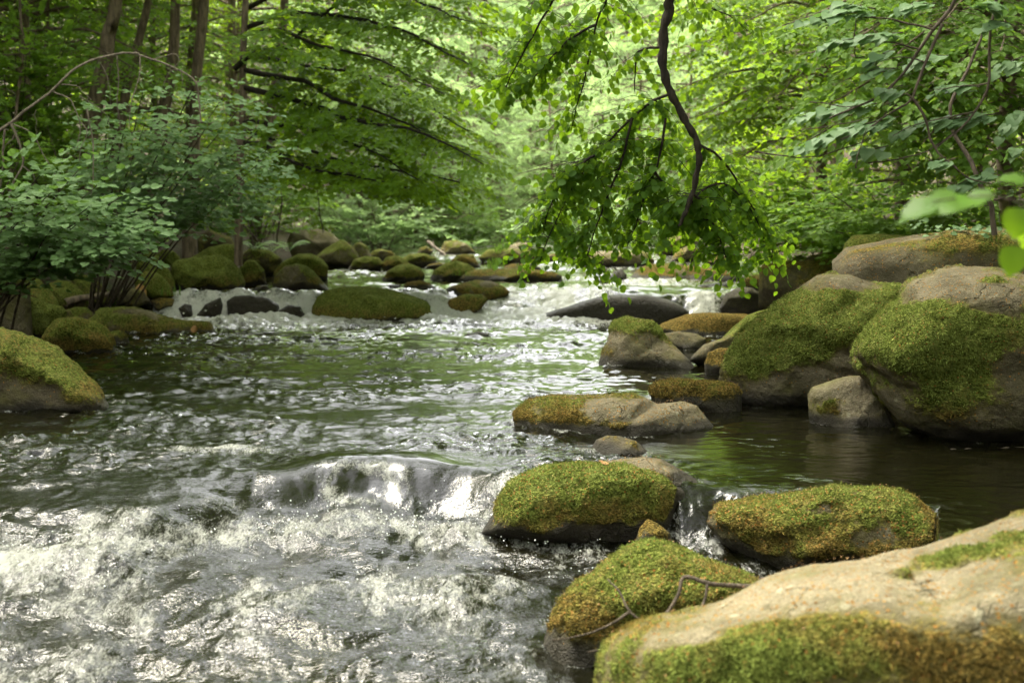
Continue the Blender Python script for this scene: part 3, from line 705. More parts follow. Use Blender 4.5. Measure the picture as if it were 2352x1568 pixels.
rock('boulder', 'round brown boulder with mossy top on the far right shore', '1503,582 1520,553 1545,542 1575,539 1590,561 1570,592 1512,592', 29.0, moss=0.5, hue=0.4, tone=0.4, sink=0.1)
rock('stone', 'tan stone leaning on the round brown boulder', '1534,598 1556,574 1582,564 1606,572 1618,594 1575,604', 27.0, moss=0.35, hue=0.4, tone=0.7, sink=0.2)
rock('stone', 'small rock at the water under the hanging branch', '1615,600 1640,585 1670,588 1690,604 1660,614', 25.5, moss=0.6, hue=0.4, tone=0.4, sink=0.3)
rock('boulder', 'ochre mossy boulder on the far gravel bar', '1005,585 1021,555 1047,550 1074,561 1096,580 1057,594', 30.0, moss=0.42, hue=0.3, tone=1.0, sink=0.1)
rock('stone', 'bare tan rock farthest up the valley', '1155,575 1175,562 1194,556 1214,558 1229,578 1190,586', 31.0, moss=0.1, tone=1.0, sink=0.2)
rock('boulder', 'broad mossy rock below the farthest tan one', '1097,592 1121,573 1174,570 1217,575 1238,594 1207,612 1121,612', 27.0, moss=0.5, hue=0.2, tone=0.9, sink=0.15, sub=5)
rock('stone', 'brown stone left of the broad mossy far rock', '1035,598 1050,586 1067,583 1087,585 1106,612 1067,618 1040,612', 25.2, moss=0.6, hue=0.45, tone=0.2, sink=0.2)
rock('stone', 'mossy stone at the edge of the far gravel bar', '845,588 858,575 874,571 901,578 917,592 884,598', 28.0, moss=0.45, hue=0.25, tone=0.95, sink=0.2)
rock('stone', 'upright mossy stone behind the roof-shaped rock', '805,575 815,560 827,555 844,565 855,590 821,594', 27.5, moss=0.42, hue=0.25, tone=0.9, sink=0.1)
rock('stone', 'little tan stone on the far gravel bar', '957,580 965,569 979,565 996,576 984,587', 30.0, moss=0.35, hue=0.3, tone=0.9, sink=0.2)
rock('stone', 'thin green ledge at the water between far stones', '963,620 985,607 1010,602 1022,608 1000,620', 24.5, moss=0.8, hue=0.25, tone=0.4, sink=0.3)
rock('stone', 'grey stone under the shrubs of the far right shore', '1240,600 1262,584 1295,580 1320,590 1325,606 1270,612', 26.5, moss=0.4, hue=0.3, tone=0.7, sink=0.2)

# ------------------------------------------------------------------ the stream
def build_water():
    ys = np.concatenate([np.arange(2.0, 4.6, 0.05), np.arange(4.6, 8.2, 0.0135), np.arange(8.2, 12, 0.024), np.arange(12, 19.6, 0.042), np.arange(19.6, 38, 0.10)])
    nc = 470
    s = np.linspace(-1, 1, nc)
    Y = np.repeat(ys[:, None], nc, 1)
    X = s[None] * (0.37 * Y + 0.45)
    x, y = X.ravel(), Y.ravel()
    L = level(x, y)
    # how rough the surface is
    yw = yweir(x)
    lower = sstep(yw + 0.05, yw - 0.25, y) * (1 - sstep(0.285, 0.290, x / y))
    casc = np.exp(-np.clip(18.0 - y, 0, 9) / 1.5) * (y < 18.9)
    calm = np.clip(sstep(0.55, 1.1, x - 0.06 * (y - 8)) * sstep(15.5, 13, y), 0, 1) * (1 - lower)
    upst = sstep(18.6, 19.2, y)
    amp = 0.85 * (1 - 0.80 * calm) * (1 - 0.66 * lower) + 0.7 * casc + 0.4 * upst
    big = fbm(np.stack([x * 0.55, y * 0.45, x * 0 + 8], 1), 3)
    amp = amp * (1 + 1.1 * big)
    amp = np.clip(amp, 0.12, 4)
    smooth_ = np.exp(-(((x + 0.68) / 0.55) ** 4 + ((y - (yw + 0.02)) / 0.30) ** 4))
    amp = amp * (1 - 0.62 * smooth_)
    wx = x + 0.10 * perlin(np.stack([x * 2.3, y * 2.3, x * 0 + 1], 1)); wy = y + 0.10 * perlin(np.stack([x * 2.3, y * 2.3, x * 0 + 5], 1))
    def ridge(fx, fy, k): return 1 - 2 * np.abs(perlin(np.stack([wx * fx, wy * fy, x * 0 + k], 1)))
    def soft(fx, fy, k): return perlin(np.stack([wx * fx, wy * fy, x * 0 + k], 1))
    spark = np.clip(0.55 + 1.6 * fbm(np.stack([wx * 0.7, wy * 1.0, x * 0 + 60], 1), 4, 0.6), 0.10, 1.4)
    h = 0.030 * soft(1.2, 1.6, 2)
    h += 0.020 * ridge(2.3, 3.2, 3.3) * spark
    h += 0.028 * ridge(4.8, 6.2, 6.1) * spark
    fine = sstep(22, 12, y)
    h += 0.0215 * fine * ridge(9.5, 11, 9.7) * spark
    nearf = sstep(11, 8, y)
    h += 0.0110 * nearf * ridge(21, 25, 2.9) * spark
    h = h * amp
    # standing waves and boils of the lower rapids
    h += lower * (0.150 * fbm(np.stack([wx * 1.15, wy * 1.5, x * 0 + 21], 1), 3) + 0.030 * fbm(np.stack([wx * 4.2, wy * 3.2, x * 0 + 22], 1), 3))
    h = h * (1 - 0.90 * smooth_)
    h += smooth_ * (0.0030 * soft(6.0, 4.0, 70.0) + 0.0011 * ridge(22, 7.0, 71.0))
    h += lower * (1 - 0.8 * smooth_) * (0.0050 * soft(14, 12, 52.0) + 0.0030 * ridge(27, 25, 53.0)) * np.clip(0.6 + 1.2 * big, 0.2, 1.4)
    # foam, and upstream sky glare whitened as foam
    band = np.exp(-((np.clip(17.95 - y, 0, 9)) / 0.75) ** 1.3) * sstep(18.9, 18.35, y) * sstep(-4.6, -4.1, x) * sstep(1.9, 0.9, x)
    fall = sstep(18.05, 18.25, y) * sstep(18.95, 18.6, y)
    strands = np.clip(0.5 + 1.3 * perlin(np.stack([x * 4.5, y * 0.5, x * 0 + 4], 1)), 0, 1)
    leftfall = fall * sstep(-4.7, -4.2, x) * sstep(-2.2, -2.5, x) * strands
    rightfall = sstep(17.6, 18.2, y) * sstep(19.6, 18.8, y) * sstep(2.0, 2.25, x) * sstep(3.2, 2.9, x) * strands
    chf = sstep(17.6, 18.0, y) * sstep(21.5, 19.2, y) * sstep(-0.7, -0.3, x) * sstep(1.5, 1.0, x) * (0.45 + 0.55 * strands)
    rapids = sstep(19.2, 20.2, y) * np.clip(0.35 + 1.4 * big, 0, 1) * (0.42 + 0.50 * sstep(-0.4, 0.3, x) * sstep(3.0, 2.0, x) * sstep(27, 24, y))  # whiteness here mostly stands in for sky glare on the upstream water
    face = np.exp(-((x + 0.70) / 0.50) ** 4) * sstep(yw - 0.40, yw - 0.26, y) * sstep(yw + 0.35, yw + 0.1, y)
    drop = np.exp(-((y - (yw - 0.52)) / 0.20) ** 2) * sstep(0.7, 0.1, x) * 0.70 * np.clip(0.8 + 1.0 * big, 0.3, 1.2)
    churn = lower * np.clip(0.22 + 1.6 * fbm(np.stack([wx * 1.6, wy * 0.9, x * 0 + 31], 1), 5, 0.62), 0.05, 1.15) * 0.68
    churn = np.maximum(churn, lower * 0.55 * np.exp(-(((x + 2.0) / 0.5) ** 2 + ((y - 5.95) / 0.3) ** 2)))
    wave = 0.62 * np.exp(-(((x + 1.58) / 0.30) ** 2 + ((y - 7.80) / 0.14) ** 2))
    pool = 0.25 * np.exp(-(((x + 2.2) / 0.8) ** 2 + ((y - 13.2) / 1.2) ** 2)) * np.clip(0.3 + 1.5 * big, 0, 1)
    foam = np.maximum.reduce([band * 0.98, leftfall * 1.0, rightfall * 0.95, chf, rapids, drop, churn, wave, pool])
    foam = foam * (1 - 0.9 * face)
    ring = np.zeros_like(x)
    for (x0, x1, y0, y1) in FOOT:
        cx_, cy_, rx, ry = (x0 + x1) / 2, (y0 + y1) / 2, max((x1 - x0) / 2, .03), max((y1 - y0) / 2, .03)
        sel = (np.abs(x - cx_) < rx + 0.5) & (np.abs(y - cy_) < ry + 0.5)
        if not sel.any(): continue
        q = np.sqrt(((x[sel] - cx_) / rx) ** 2 + ((y[sel] - cy_) / ry) ** 2)
        dd = (q - 1) * min(rx, ry)
        ring[sel] = np.maximum(ring[sel], np.exp(-(dd / 0.06) ** 2))
    foam = np.maximum(foam, ring * 0.48 * (1 - 0.6 * calm) * np.clip(0.5 + 1.4 * perlin(np.stack([x * 6, y * 6, x * 0 + 77], 1)), 0, 1))
    foamy = np.clip(foam, 0, 1)
    h += foamy * (0.022 * ridge(6, 8, 44.0) + 0.012 * ridge(15, 19, 45.0)) * (1 + 1.2 * (y > 12))
    z = L + h + 0.03 * band
    ny = len(ys)
    i = np.arange(ny - 1)[:, None] * nc + np.arange(nc - 1)[None]
    F = np.stack([i, i + 1, i + nc + 1, i + nc], -1).reshape(-1, 4)
    turb = np.clip(0.12 + 0.25 * amp + 0.22 * lower, 0, 1) * (1 - 0.6 * calm) * np.clip(sstep(11.5, 7.0, y), 0.06, 1) * (1 - 0.88 * smooth_)
    o = link('stream_water', make_mesh('stream_water', np.stack([x, y, z], 1), [F], dict(foam=foam, turb=turb)), M['water'])
    tag(o, 'rushing clear brown stream with white rapids and a green pool', kind='structure')
build_water()

# ------------------------------------------------------------------ foliage tools
def tmpl_far():
    return np.array([(0, 0, 0), (.42, .40, .06), (1, 0, -.06), (.42, -.40, .06)], float), [np.array([[0, 3, 2, 1]])]
def tmpl_mid():
    return (np.array([(0, 0, 0), (.12, .36, .05), (.55, .42, .07), (1, 0, -.10), (.55, -.42, .07), (.12, -.36, .05)], float),
            [np.array([[0, 3, 2, 1], [0, 5, 4, 3]])])
def tmpl_near(curl=0.0):
    """heart-shaped lime leaf, folded along the midrib, with a drawn-out tip"""
    t = np.array([0.0, .10, .25, .42, .60, .76, .88, 1.0])
    w = np.array([.10, .36, .47, .49, .42, .28, .13, .0])
    back = np.array([-.0, -.06, -.02, 0, 0, 0, 0, 0])
    V, F = [], []
    for i in range(8):
        zc = -.16 * t[i] ** 2 - curl * t[i] ** 3
        V.append((t[i], 0, zc))
    for sgn in (1, -1):
        for i in range(7):
            zc = -.16 * t[i] ** 2 - curl * t[i] ** 3
            V.append((t[i] + back[i] + (.02 if i % 2 else -.015), sgn * w[i], zc + .16 * w[i] + (.02 if i % 2 else -.01)))
    for i in range(6):
        F.append((i, i + 1, 8 + i + 1, 8 + i)); F.append((i, 15 + i, 15 + i + 1, i + 1))
    T = [(6, 7, 14), (6, 21, 7)]
    return np.array(V, float), [np.array(F), np.array(T)]

def leaf_frames(B, D, Ln, k, size, rng, tilt=0.35, hang=0.0, sag=0.25, spread=(0.6, 1.15), bias=(0, -0.30, 0)):
    """k leaves along each spray: positions, axes, sideways, normals, sizes"""
    S = len(B)
    t = (np.arange(k)[None] + rng.uniform(0.2, 0.9, (S, k))) / k
    P = B[:, None] + D[:, None] * (Ln[:, None] * t)[..., None]
    P[..., 2] -= sag * Ln[:, None] * t ** 2
    side = np.where((np.arange(k)[None] + rng.randint(0, 2, (S, 1))) % 2 == 0, 1.0, -1.0)
    side[:, -1] *= 0.15
    a = side * rng.uniform(spread[0], spread[1], (S, k))
    ca, sa = np.cos(a), np.sin(a)
    A = np.stack([D[:, None, 0] * ca - D[:, None, 1] * sa, D[:, None, 0] * sa + D[:, None, 1] * ca, np.broadcast_to(D[:, None, 2], (S, k))], -1)
    A[..., 2] -= rng.uniform(0.0, 0.45, (S, k)) + hang * rng.uniform(0.5, 2.2, (S, k))
    A /= np.linalg.norm(A, axis=-1, keepdims=True)
    N = np.array([0, 0, 1.0]) + np.array(bias) + rng.normal(0, 1, (S, k, 3)) * (tilt + hang * 0.7)
    N -= A * (N * A).sum(-1, keepdims=True)
    N /= np.linalg.norm(N, axis=-1, keepdims=True) + 1e-9
    Bv = np.cross(N, A)
    sz = size * rng.uniform(0.65, 1.2, (S, k))
    P = P + A * (sz * 0.25)[..., None]
    return [q.reshape(-1, 3) for q in (P, A, Bv, N)] + [sz.ravel()]

def leaf_mesh(name, fr, tm):
    P, A, B, N, s = fr
    T, F = tm
    V = P[:, None] + s[:, None, None] * (A[:, None] * T[None, :, 0, None] + B[:, None] * T[None, :, 1, None] + N[:, None] * T[None, :, 2, None])
    off = (np.arange(len(P)) * len(T))[:, None, None]
    faces = [(f[None] + off).reshape(-1, f.shape[1]) for f in F]
    return make_mesh(name, V.reshape(-1, 3), faces, smooth=False)

class Crown:
    def __init__(s, seed):
        s.rng = np.random.RandomState(seed); s.B, s.D, s.L = [], [], []; s.wood = Wood()
    def spray(s, b, d, l):
        d = np.asarray(d, float); s.B.append(np.asarray(b, float)); s.D.append(d / (np.linalg.norm(d) + 1e-9)); s.L.append(l)
    def bough(s, pts, r0, width, step=0.3, slen=0.4, t0=0.25, sides=5, gap=0.3, thin=1.0, droop=0.12):
        """a limb along pts that carries flat side branches of leaf sprays"""
        P = np.asarray(pts, float); rng = s.rng
        seg = np.linalg.norm(np.diff(P, axis=0), axis=1); cum = np.concatenate([[0], np.cumsum(seg)]); Lt = cum[-1]
        s.wood.tube(P, np.linspace(r0, max(r0 * 0.18, 0.004), len(P)), sides)
        at = lambda q: np.array([np.interp(q, cum, P[:, k]) for k in range(3)])
        q = Lt * t0
        while q < Lt:
            t = q / Lt
            T = at(min(q + .15, Lt)) - at(max(q - .15, 0)); T /= np.linalg.norm(T) + 1e-9
            lat = np.array([-T[1], T[0], 0]); lat /= np.linalg.norm(lat) + 1e-9
            for sg in (-1, 1):
                if rng.rand() > thin: continue
                l = width * (0.35 + 0.65 * math.sin(math.pi * min(1, 0.18 + 0.82 * t))) * rng.uniform(0.6, 1.2)
                d = lat * sg + T * rng.uniform(0.4, 1.0) + np.array([0, 0, rng.uniform(-.25, .10)])
                d /= np.linalg.norm(d)
                b = at(q)
                e = b + d * l - np.array([0, 0, droop * l])
                if l > 0.25: s.wood.tube([b, (b + e) / 2 + np.array([0, 0, .04 * l]), e], [r0 * .10 + .0015, r0 * .06 + .0012, .001], 3)
                m = max(1, int(l / gap))
                for j in range(m):
                    u = (j + rng.uniform(.3, .9)) / m
                    dd = d + np.cross(d, [0, 0, 1]) * rng.uniform(-.9, .9) + np.array([0, 0, rng.uniform(-.2, .1)])
                    s.spray(b + (e - b) * u, dd, slen * rng.uniform(.7, 1.2))
                s.spray(e - d * slen * .3, d, slen)
            q += step * rng.uniform(0.7, 1.3)
        s.spray(P[-1], P[-1] - P[-2], slen)
    def part(s, name, mat, root, base):
        """what has been grown so far becomes a part of its own"""
        for i in range(len(s.wood.V)): s.wood.V[i] = s.wood.V[i] - base
        link(name, s.wood.mesh(name), M[mat], root); s.wood = Wood()
    def frames(s, k, size, **kw):
        return leaf_frames(np.array(s.B), np.array(s.D), np.array(s.L), k, size, s.rng, **kw)

def ground_z(x, y): return float(terrain(np.array([x]), np.array([y]))[0])

def tree_parts(name, base, trunk_pts, trunk_r, crown, k, size, tm, leafmat, barkmat='bark', label=None, group=None, trunkmat=None, **kw):
    """thing > trunk, limbs (branches), crown; all given in world coordinates"""
    base = np.array(base, float)
    root = empty(name, base)
    if trunk_pts is not None:
        w = Wood(); w.tube(np.asarray(trunk_pts) - base, trunk_r, 12)
        link('trunk', w.mesh('trunk'), M[trunkmat or barkmat], root)
    for i in range(len(crown.wood.V)): crown.wood.V[i] = crown.wood.V[i] - base
    if crown.wood.V: link('branchwork', crown.wood.mesh('branchwork'), M[barkmat], root)
    fr = crown.frames(k, size, **kw)
    fr[0] = fr[0] - base
    cr = link('crown', leaf_mesh('crown', fr, tm), M[leafmat], root)
    if label: tag(root, label, 'tree', group)
    return root

def copy_tree(o, loc, rz, s, label, group=None, kind=None, cat='tree'):
    c = bpy.data.objects.new(o.name.split('.')[0], None)
    C.objects.link(c)
    c.location = loc; c.rotation_euler = (0, 0, rz); c.scale = (s, s, s)
    for ch in o.children:
        d = ch.copy(); C.objects.link(d); d.parent = c
    tag(c, label, cat if kind is None else None, group, kind)
    return c

FAR, MID, NEAR = tmpl_far(), tmpl_mid(), tmpl_near()

# ------------------------------------------------------------------ woodland trees: three built once, then copied
def wood_proto(seed, height, nb, blen, z0, leafmat, leaf, k=7):
    c = Crown(seed); rng = c.rng
    tp = curve_pts([(0, 0, -0.4), (rng.uniform(-.2, .2), rng.uniform(-.2, .2), height * .4), (rng.uniform(-.4, .4), rng.uniform(-.4, .4), height)], 14, 0.12, seed)
    az = rng.uniform(0, 6.28)
    for i in range(nb):
        t = (i + .5) / nb
        z = z0 + (height - z0) * t ** 0.9
        az += 2.4 + rng.uniform(-.3, .3)
        l = blen * (0.55 + 0.6 * math.sin(math.pi * min(1.0, 0.25 + 0.72 * t))) * rng.uniform(.75, 1.15)
        st = np.array([np.interp(z, tp[:, 2], tp[:, 0]), np.interp(z, tp[:, 2], tp[:, 1]), z])
        h = np.array([math.cos(az), math.sin(az), 0])
        rise = rng.uniform(0.0, 0.35) * l; dr = rng.uniform(.25, .55) * l
        u = np.linspace(0, 1, 7)
        P = st + h * (l * u)[:, None] + np.array([0, 0, 1.0]) * (rise * u * 1.6 - dr * u ** 2)[:, None] + rng.normal(0, .04, (7, 3)) * u[:, None]
        c.bough(P, 0.045, 0.30 * l + .25, 0.36, 0.5, 0.3, 4, 0.36, 0.95)
    return tree_parts('woodland_tree', (0, 0, 0), tp, np.linspace(.16, .05, 14), c, k, leaf, FAR, leafmat, label='tree')

protoA = wood_proto(11, 10.5, 52, 3.0, 0.9, 'leaf_wood', .105)
protoB = wood_proto(12, 9.5, 50, 2.8, 0.7, 'leaf_bough', .10)
protoC = wood_proto(13, 10.0, 50, 3.1, 0.5, 'leaf_far', .125)

def put(proto, first, x, y, s, rz, label, group=None, kind=None):
    loc = (x, y, ground_z(x, y) - 0.1)
    return copy_tree(proto, loc, rz, s, label, group, kind)

rg = np.random.RandomState(5)
# the wood that closes the valley upstream
for (p, d, s) in [(740, 42, .9), (830, 37, .55), (900, 39, .6), (960, 37, .45), (990, 45, .8), (1040, 41, .55), (1085, 50, .9), (1120, 58, 1.1), (1150, 44, .40), (1180, 68, 1.3), (1225, 47, .55), (1240, 60, 1.1), (1265, 40, .45), (1310, 46, .65), (1330, 55, 1.0), (1390, 39, .5),
                  (1420, 50, .9), (1470, 37, .5), (1520, 44, .75), (1570, 36, .5), (1650, 40, .7), (1000, 62, 1.3), (1100, 75, 1.5), (1290, 74, 1.5), (1400, 62, 1.3), (1560, 56, 1.2), (870, 56, 1.2), (1190, 90, 1.8), (710, 52, 1.2), (1720, 48, 1.1)]:
    put(protoC, None, (p - CX) / FPX * d, d, s * rg.uniform(.92, 1.1), rg.uniform(0, 6.28), 'sunlit leafy tree in the bright wood that closes the valley upstream', 'bright trees upstream')
# the wood on the left slope
for (x, y, s, pr) in [(-9, 24, 1.0, protoA), (-12, 20, 1.1, protoA), (-7.5, 29, 1.0, protoA), (-6.2, 33.5, .95, protoB), (-10.5, 31, 1.2, protoA), (-14, 27, 1.2, protoA), (-10.5, 17, .95, protoA), (-7.0, 38, 1.1, protoB), (-13, 36, 1.3, protoA),
                      (-10.2, 13, .9, protoA), (-7.2, 22.5, .75, protoA), (-8.4, 26.5, .8, protoA), (-8.3, 19.5, .7, protoA), (-7.4, 31.5, .7, protoB), (-9.5, 27, .9, protoA), (-6.6, 36.5, .75, protoB), (-17, 22, 1.3, protoA), (-11, 42, 1.3, protoB), (-18, 32, 1.4, protoA), (-12, 10, 1.1, protoA)]:
    put(pr, None, x, y, s, rg.uniform(0, 6.28), 'leafy tree in the shady wood on the left slope', 'trees on the left slope')
# the wood on the right slope
for (x, y, s, pr) in [(7.2, 19, .95, protoB), (6.6, 25, 1.0, protoB), (5.6, 21.5, .6, protoB), (5.8, 29.5, .65, protoB), (6.2, 16.8, .6, protoA), (9.5, 22, 1.1, protoA), (8.6, 29, 1.1, protoB), (11, 15.5, 1.1, protoA), (7.6, 13.5, .85, protoA), (12, 27, 1.2, protoA), (7.4, 34, 1.1, protoB), (12.5, 20, 1.2, protoA), (14, 33, 1.3, protoB)]:
    put(pr, None, x, y, s, rg.uniform(0, 6.28), 'leafy tree in the wood on the right slope', 'trees on the right slope')
# the same wood goes on round the viewer
for (x, y, s) in [(-9, 3, 1.1), (-8, -4, 1.0), (-4.2, -9, 1.0), (1.0, -10.5, 1.0), (5.5, -8.5, 1.0), (8.5, -2.5, 1.0), (8.2, 4, .9), (10, 9, 1.1), (-10, -10, 1.3), (-2, -15, 1.3), (7, -14, 1.2), (11, -6, 1.2), (-12, -1, 1.2)]:
    put(protoA, None, x, y, s, rg.uniform(0, 6.28), 'woodland behind the viewer', kind='stuff').name = 'woodland'
# unseen tall trees added above the picture to dim sky reflections in the water
protoD = wood_proto(14, 12.5, 40, 4.4, 6.2, 'leaf_wood', .14, 7)
for (x, y, s) in [(7.2, 17.0, 1.4), (8.2, 26.5, 1.4), (-8.4, 23.5, 1.4), (-8.0, 15.0, 1.2), (3.9, 7.6, 1.0)]:
    put(protoD, None, x, y, s, rg.uniform(0, 6.28), 'unseen tree crowns added over the stream to dim its reflections', kind='stuff').name = 'added_canopy'
for p in (protoA, protoB, protoC, protoD):
    for ch in list(p.children): bpy.data.objects.remove(ch)
    bpy.data.objects.remove(p)

# ------------------------------------------------------------------ trunks on the left bank
def trunk_tree(label, pts, d, wpx, top=9.0, lean=None):
    """a forest tree whose trunk is seen; its crown is above the picture"""
    P = [px(a, b, d) for a, b in pts]
    gz = ground_z(P[0].x, P[0].y)
    if P[0].z > gz: P = [Vector((P[0].x + (P[0].x - P[1].x) * .3, P[0].y, gz - .3))] + P
    dirn = (P[-1] - P[-2]).normalized()
    P = P + [P[-1] + dirn * 2.5 + Vector((0, 0, .6)), P[-1] + dirn * 4.5 + Vector((.1, 0, 1.5))]
    tp = curve_pts(P, 26, 0.05, int(pts[0][0]))
    r = wpx * .5 * d / FPX
    c = Crown(int(pts[0][0]) + 3)
    zs = max(5.0, 1.2 + 560 / FPX * d)
    for i in range(14):
        z = zs + (tp[-1][2] - zs) * (i + .5) / 14 if tp[-1][2] > zs + 1 else zs + .2 * i
        st = np.array([np.interp(z, tp[:, 2], tp[:, 0]), np.interp(z, tp[:, 2], tp[:, 1]), min(z, tp[-1][2])])
        az = i * 2.4; l = c.rng.uniform(1.6, 2.8)
        u = np.linspace(0, 1, 6)
        c.bough(st + np.array([math.cos(az), math.sin(az), 0]) * (l * u)[:, None] + np.array([0, 0, 1.]) * (.25 * l * u - .2 * l * u ** 2)[:, None], .04, .8, .42, .5, .3, 4, .4)
    rr = np.interp(np.linspace(0, 1, 26), [0, .08, .3, 1], [r * 1.5, r * 1.12, r, r * .55])
    base = (tp[0][0], tp[0][1], max(tp[0][2], gz))
    return tree_parts('forest_tree', base, tp, rr, c, 6, .11, FAR, 'leaf_wood', label=label)

trunk_tree('thick grey trunk leaning right, the stoutest on the left bank', [(180, 560), (193, 383), (209, 282), (226, 201), (242, 141), (254, 70), (266, 0)], 21.5, 42)
trunk_tree('slim trunk leaning right beside the stoutest one', [(225, 560), (250, 383), (278, 282), (298, 181), (318, 100), (342, 0)], 22.5, 24)
trunk_tree('straight reddish trunk behind the top of the arching dead branch', [(350, 560), (355, 403), (363, 322), (387, 222), (399, 121), (403, 0)], 23.0, 31)
trunk_tree('thin pale pole of a tree near the left edge', [(100, 420), (101, 300), (103, 222), (107, 121), (111, 0)], 24.0, 10)
trunk_tree('grey trunk half hidden in leaves behind the dark boughs', [(585, 560), (600, 420), (612, 322), (628, 230), (640, 141), (652, 0)], 27.0, 26)
trunk_tree('dim distant trunk between the reddish trunk and the dark boughs', [(438, 500), (440, 300), (443, 180), (446, 80), (450, 0)], 30.0, 30)
trunk_tree('short dark trunk rising from the rocks behind the leaning stump', [(436, 545), (438, 490), (442, 430), (446, 360), (452, 200), (470, 0)], 22.8, 32)
trunk_tree('thin stem at the left picture edge behind the shrub', [(20, 520), (24, 380), (40, 220), (52, 100), (46, 0)], 19.0, 8)

# leaning trunk over the rocks
w = Wood()
P = [px(325, 575, 20.6), px(340, 548, 20.7), px(355, 520, 20.8), px(403, 475, 21.2), px(455, 443, 21.8), px(500, 425, 22.4)]
base = np.array(P[0][:])
w.tube(curve_pts(P, 16, .04, 4) - base, np.linspace(.11, .05, 16), 10)
o = empty('leaning_tree', base); tag(o, 'low trunk leaning right out of the rocks on the left bank', 'tree')
link('trunk', w.mesh('trunk'), M['bark'], o)
c = Crown(44)
for e in ((520, 380, 22.6), (560, 420, 22.3), (480, 400, 23)):
    a = np.array(P[-1][:]); b = np.array(px(*e)[:])
    c.bough(curve_pts([a, (a + b) / 2 + np.array([0, 0, .1]), b], 6), .02, .4, .2, .35, .2, 4, .25)
for i in range(len(c.wood.V)): c.wood.V[i] = c.wood.V[i] - base
link('branchwork', c.wood.mesh('branchwork'), M['bark'], o)
fr = c.frames(7, .075); fr[0] = fr[0] - base
link('crown', leaf_mesh('crown', fr, MID), M['leaf_wood'], o)

# ------------------------------------------------------------------ the tree whose dark boughs sweep over the stream from the left
def overhang():
    c = Crown(71)
    D0 = 20.0
    kept = []
    tp = curve_pts([px(545, 610, D0), px(550, 500, D0), px(552, 400, D0), px(556, 242, D0), px(562, 72, D0), px(572, -200, D0), px(590, -500, D0)], 24, .04, 2)
    limbs = [
        ([(536, 160), (580, 126), (629, 115), (669, 97), (705, 64), (782, 8), (840, -30), (930, -40)], 20, 18.5, .045, .9),
        ([(556, 163), (632, 177), (704, 193), (752, 220), (793, 234), (860, 258), (940, 290), (1010, 330)], 20, 18, .040, .8),
        ([(560, 199), (645, 220), (700, 236), (777, 268), (825, 276), (881, 288), (946, 300), (1040, 340), (1110, 380)], 20, 17, .042, .8),
        ([(556, 284), (596, 280), (653, 288), (720, 300), (800, 325), (880, 360), (960, 410)], 20, 17.5, .034, .75),
        ([(560, 332), (596, 330), (637, 355), (685, 379), (725, 392), (784, 402), (860, 415), (930, 430)], 20, 17.5, .034, .7),
        ([(565, 60), (680, 30), (800, 40), (920, 70), (1010, 110), (1070, 150)], 20, 17.5, .035, .85),
        ([(565, 20), (700, -40), (850, -30), (980, 10), (1080, 50)], 20.5, 18, .035, .9),
        ([(556, 300), (660, 330), (780, 370), (900, 390), (1010, 410), (1090, 430)], 20.5, 18.5, .030, .7),
        ([(552, 370), (640, 380), (740, 395), (840, 405), (930, 425), (1000, 445)], 21, 19.5, .028, .5),
        ([(556, 120), (680, 150), (800, 160), (900, 200), (990, 250), (1080, 300)], 21, 19, .03, .8),
        ([(556, 80), (640, 70), (740, 110), (840, 130), (930, 170), (1020, 220)], 19.5, 17, .03, .8),
        ([(560, -30), (700, -90), (860, -70), (1000, -40), (1120, 0)], 20.5, 18.5, .035, .9),
    ]
    for pts, d0, d1, r, wd in limbs:
        n = len(pts)
        P = curve_pts([px(a, b, d0 + (d1 - d0) * i / (n - 1)) for i, (a, b) in enumerate(pts)], 16, .06, int(pts[1][1]) + 50)
        c.bough(P, r, wd, .15, .34, .14, 6, .18, 1.0, .10)
        kept.append(c.wood); c.wood = Wood()
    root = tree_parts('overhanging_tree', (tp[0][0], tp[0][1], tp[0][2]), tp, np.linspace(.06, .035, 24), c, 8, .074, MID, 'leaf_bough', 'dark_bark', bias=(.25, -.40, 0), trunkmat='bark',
               label='tree on the left bank sweeping long dark boughs over the stream')
    for w in kept:
        c.wood = w; c.part('bough', 'dark_bark', root, np.array(root.location[:]))
overhang()

# ------------------------------------------------------------------ shrubs
def shrub(name, label, root, tips, leafmat, size, k, width, r0=.014, step=.16, slen=.26, tm=MID, gap=.18, arch=.25, seed=1, tilt=.28, cat='shrub', bark='twig', thin=1.0, hang=0.0, t0=.35, bias=(0, -.35, 0)):
    c = Crown(seed)
    b0 = px(*root); gz = ground_z(b0.x, b0.y)
    b = np.array([b0.x, b0.y, min(b0.z, gz)])
    for i, t in enumerate(tips):
        e = np.array(px(*t)[:])
        st = b + c.rng.normal(0, .12, 3) * np.array([1, 1, 0])
        m = (st + e) / 2 + np.array([0, 0, arch * np.linalg.norm(e - st) * .6])
        c.bough(curve_pts([st, m, e], 10, .03, seed + i), r0, width, step, slen, t0, 4, gap, thin, .12)
    base = b
    rt = empty(name, base)
    tag(rt, label, cat)
    for i in range(len(c.wood.V)): c.wood.V[i] = c.wood.V[i] - base
    link('stem_cluster', c.wood.mesh('stem_cluster'), M[bark], rt)
    fr = c.frames(k, size, tilt=tilt, hang=hang, bias=bias); fr[0] = fr[0] - base
    link('foliage', leaf_mesh('foliage', fr, tm), M[leafmat], rt)
    return rt

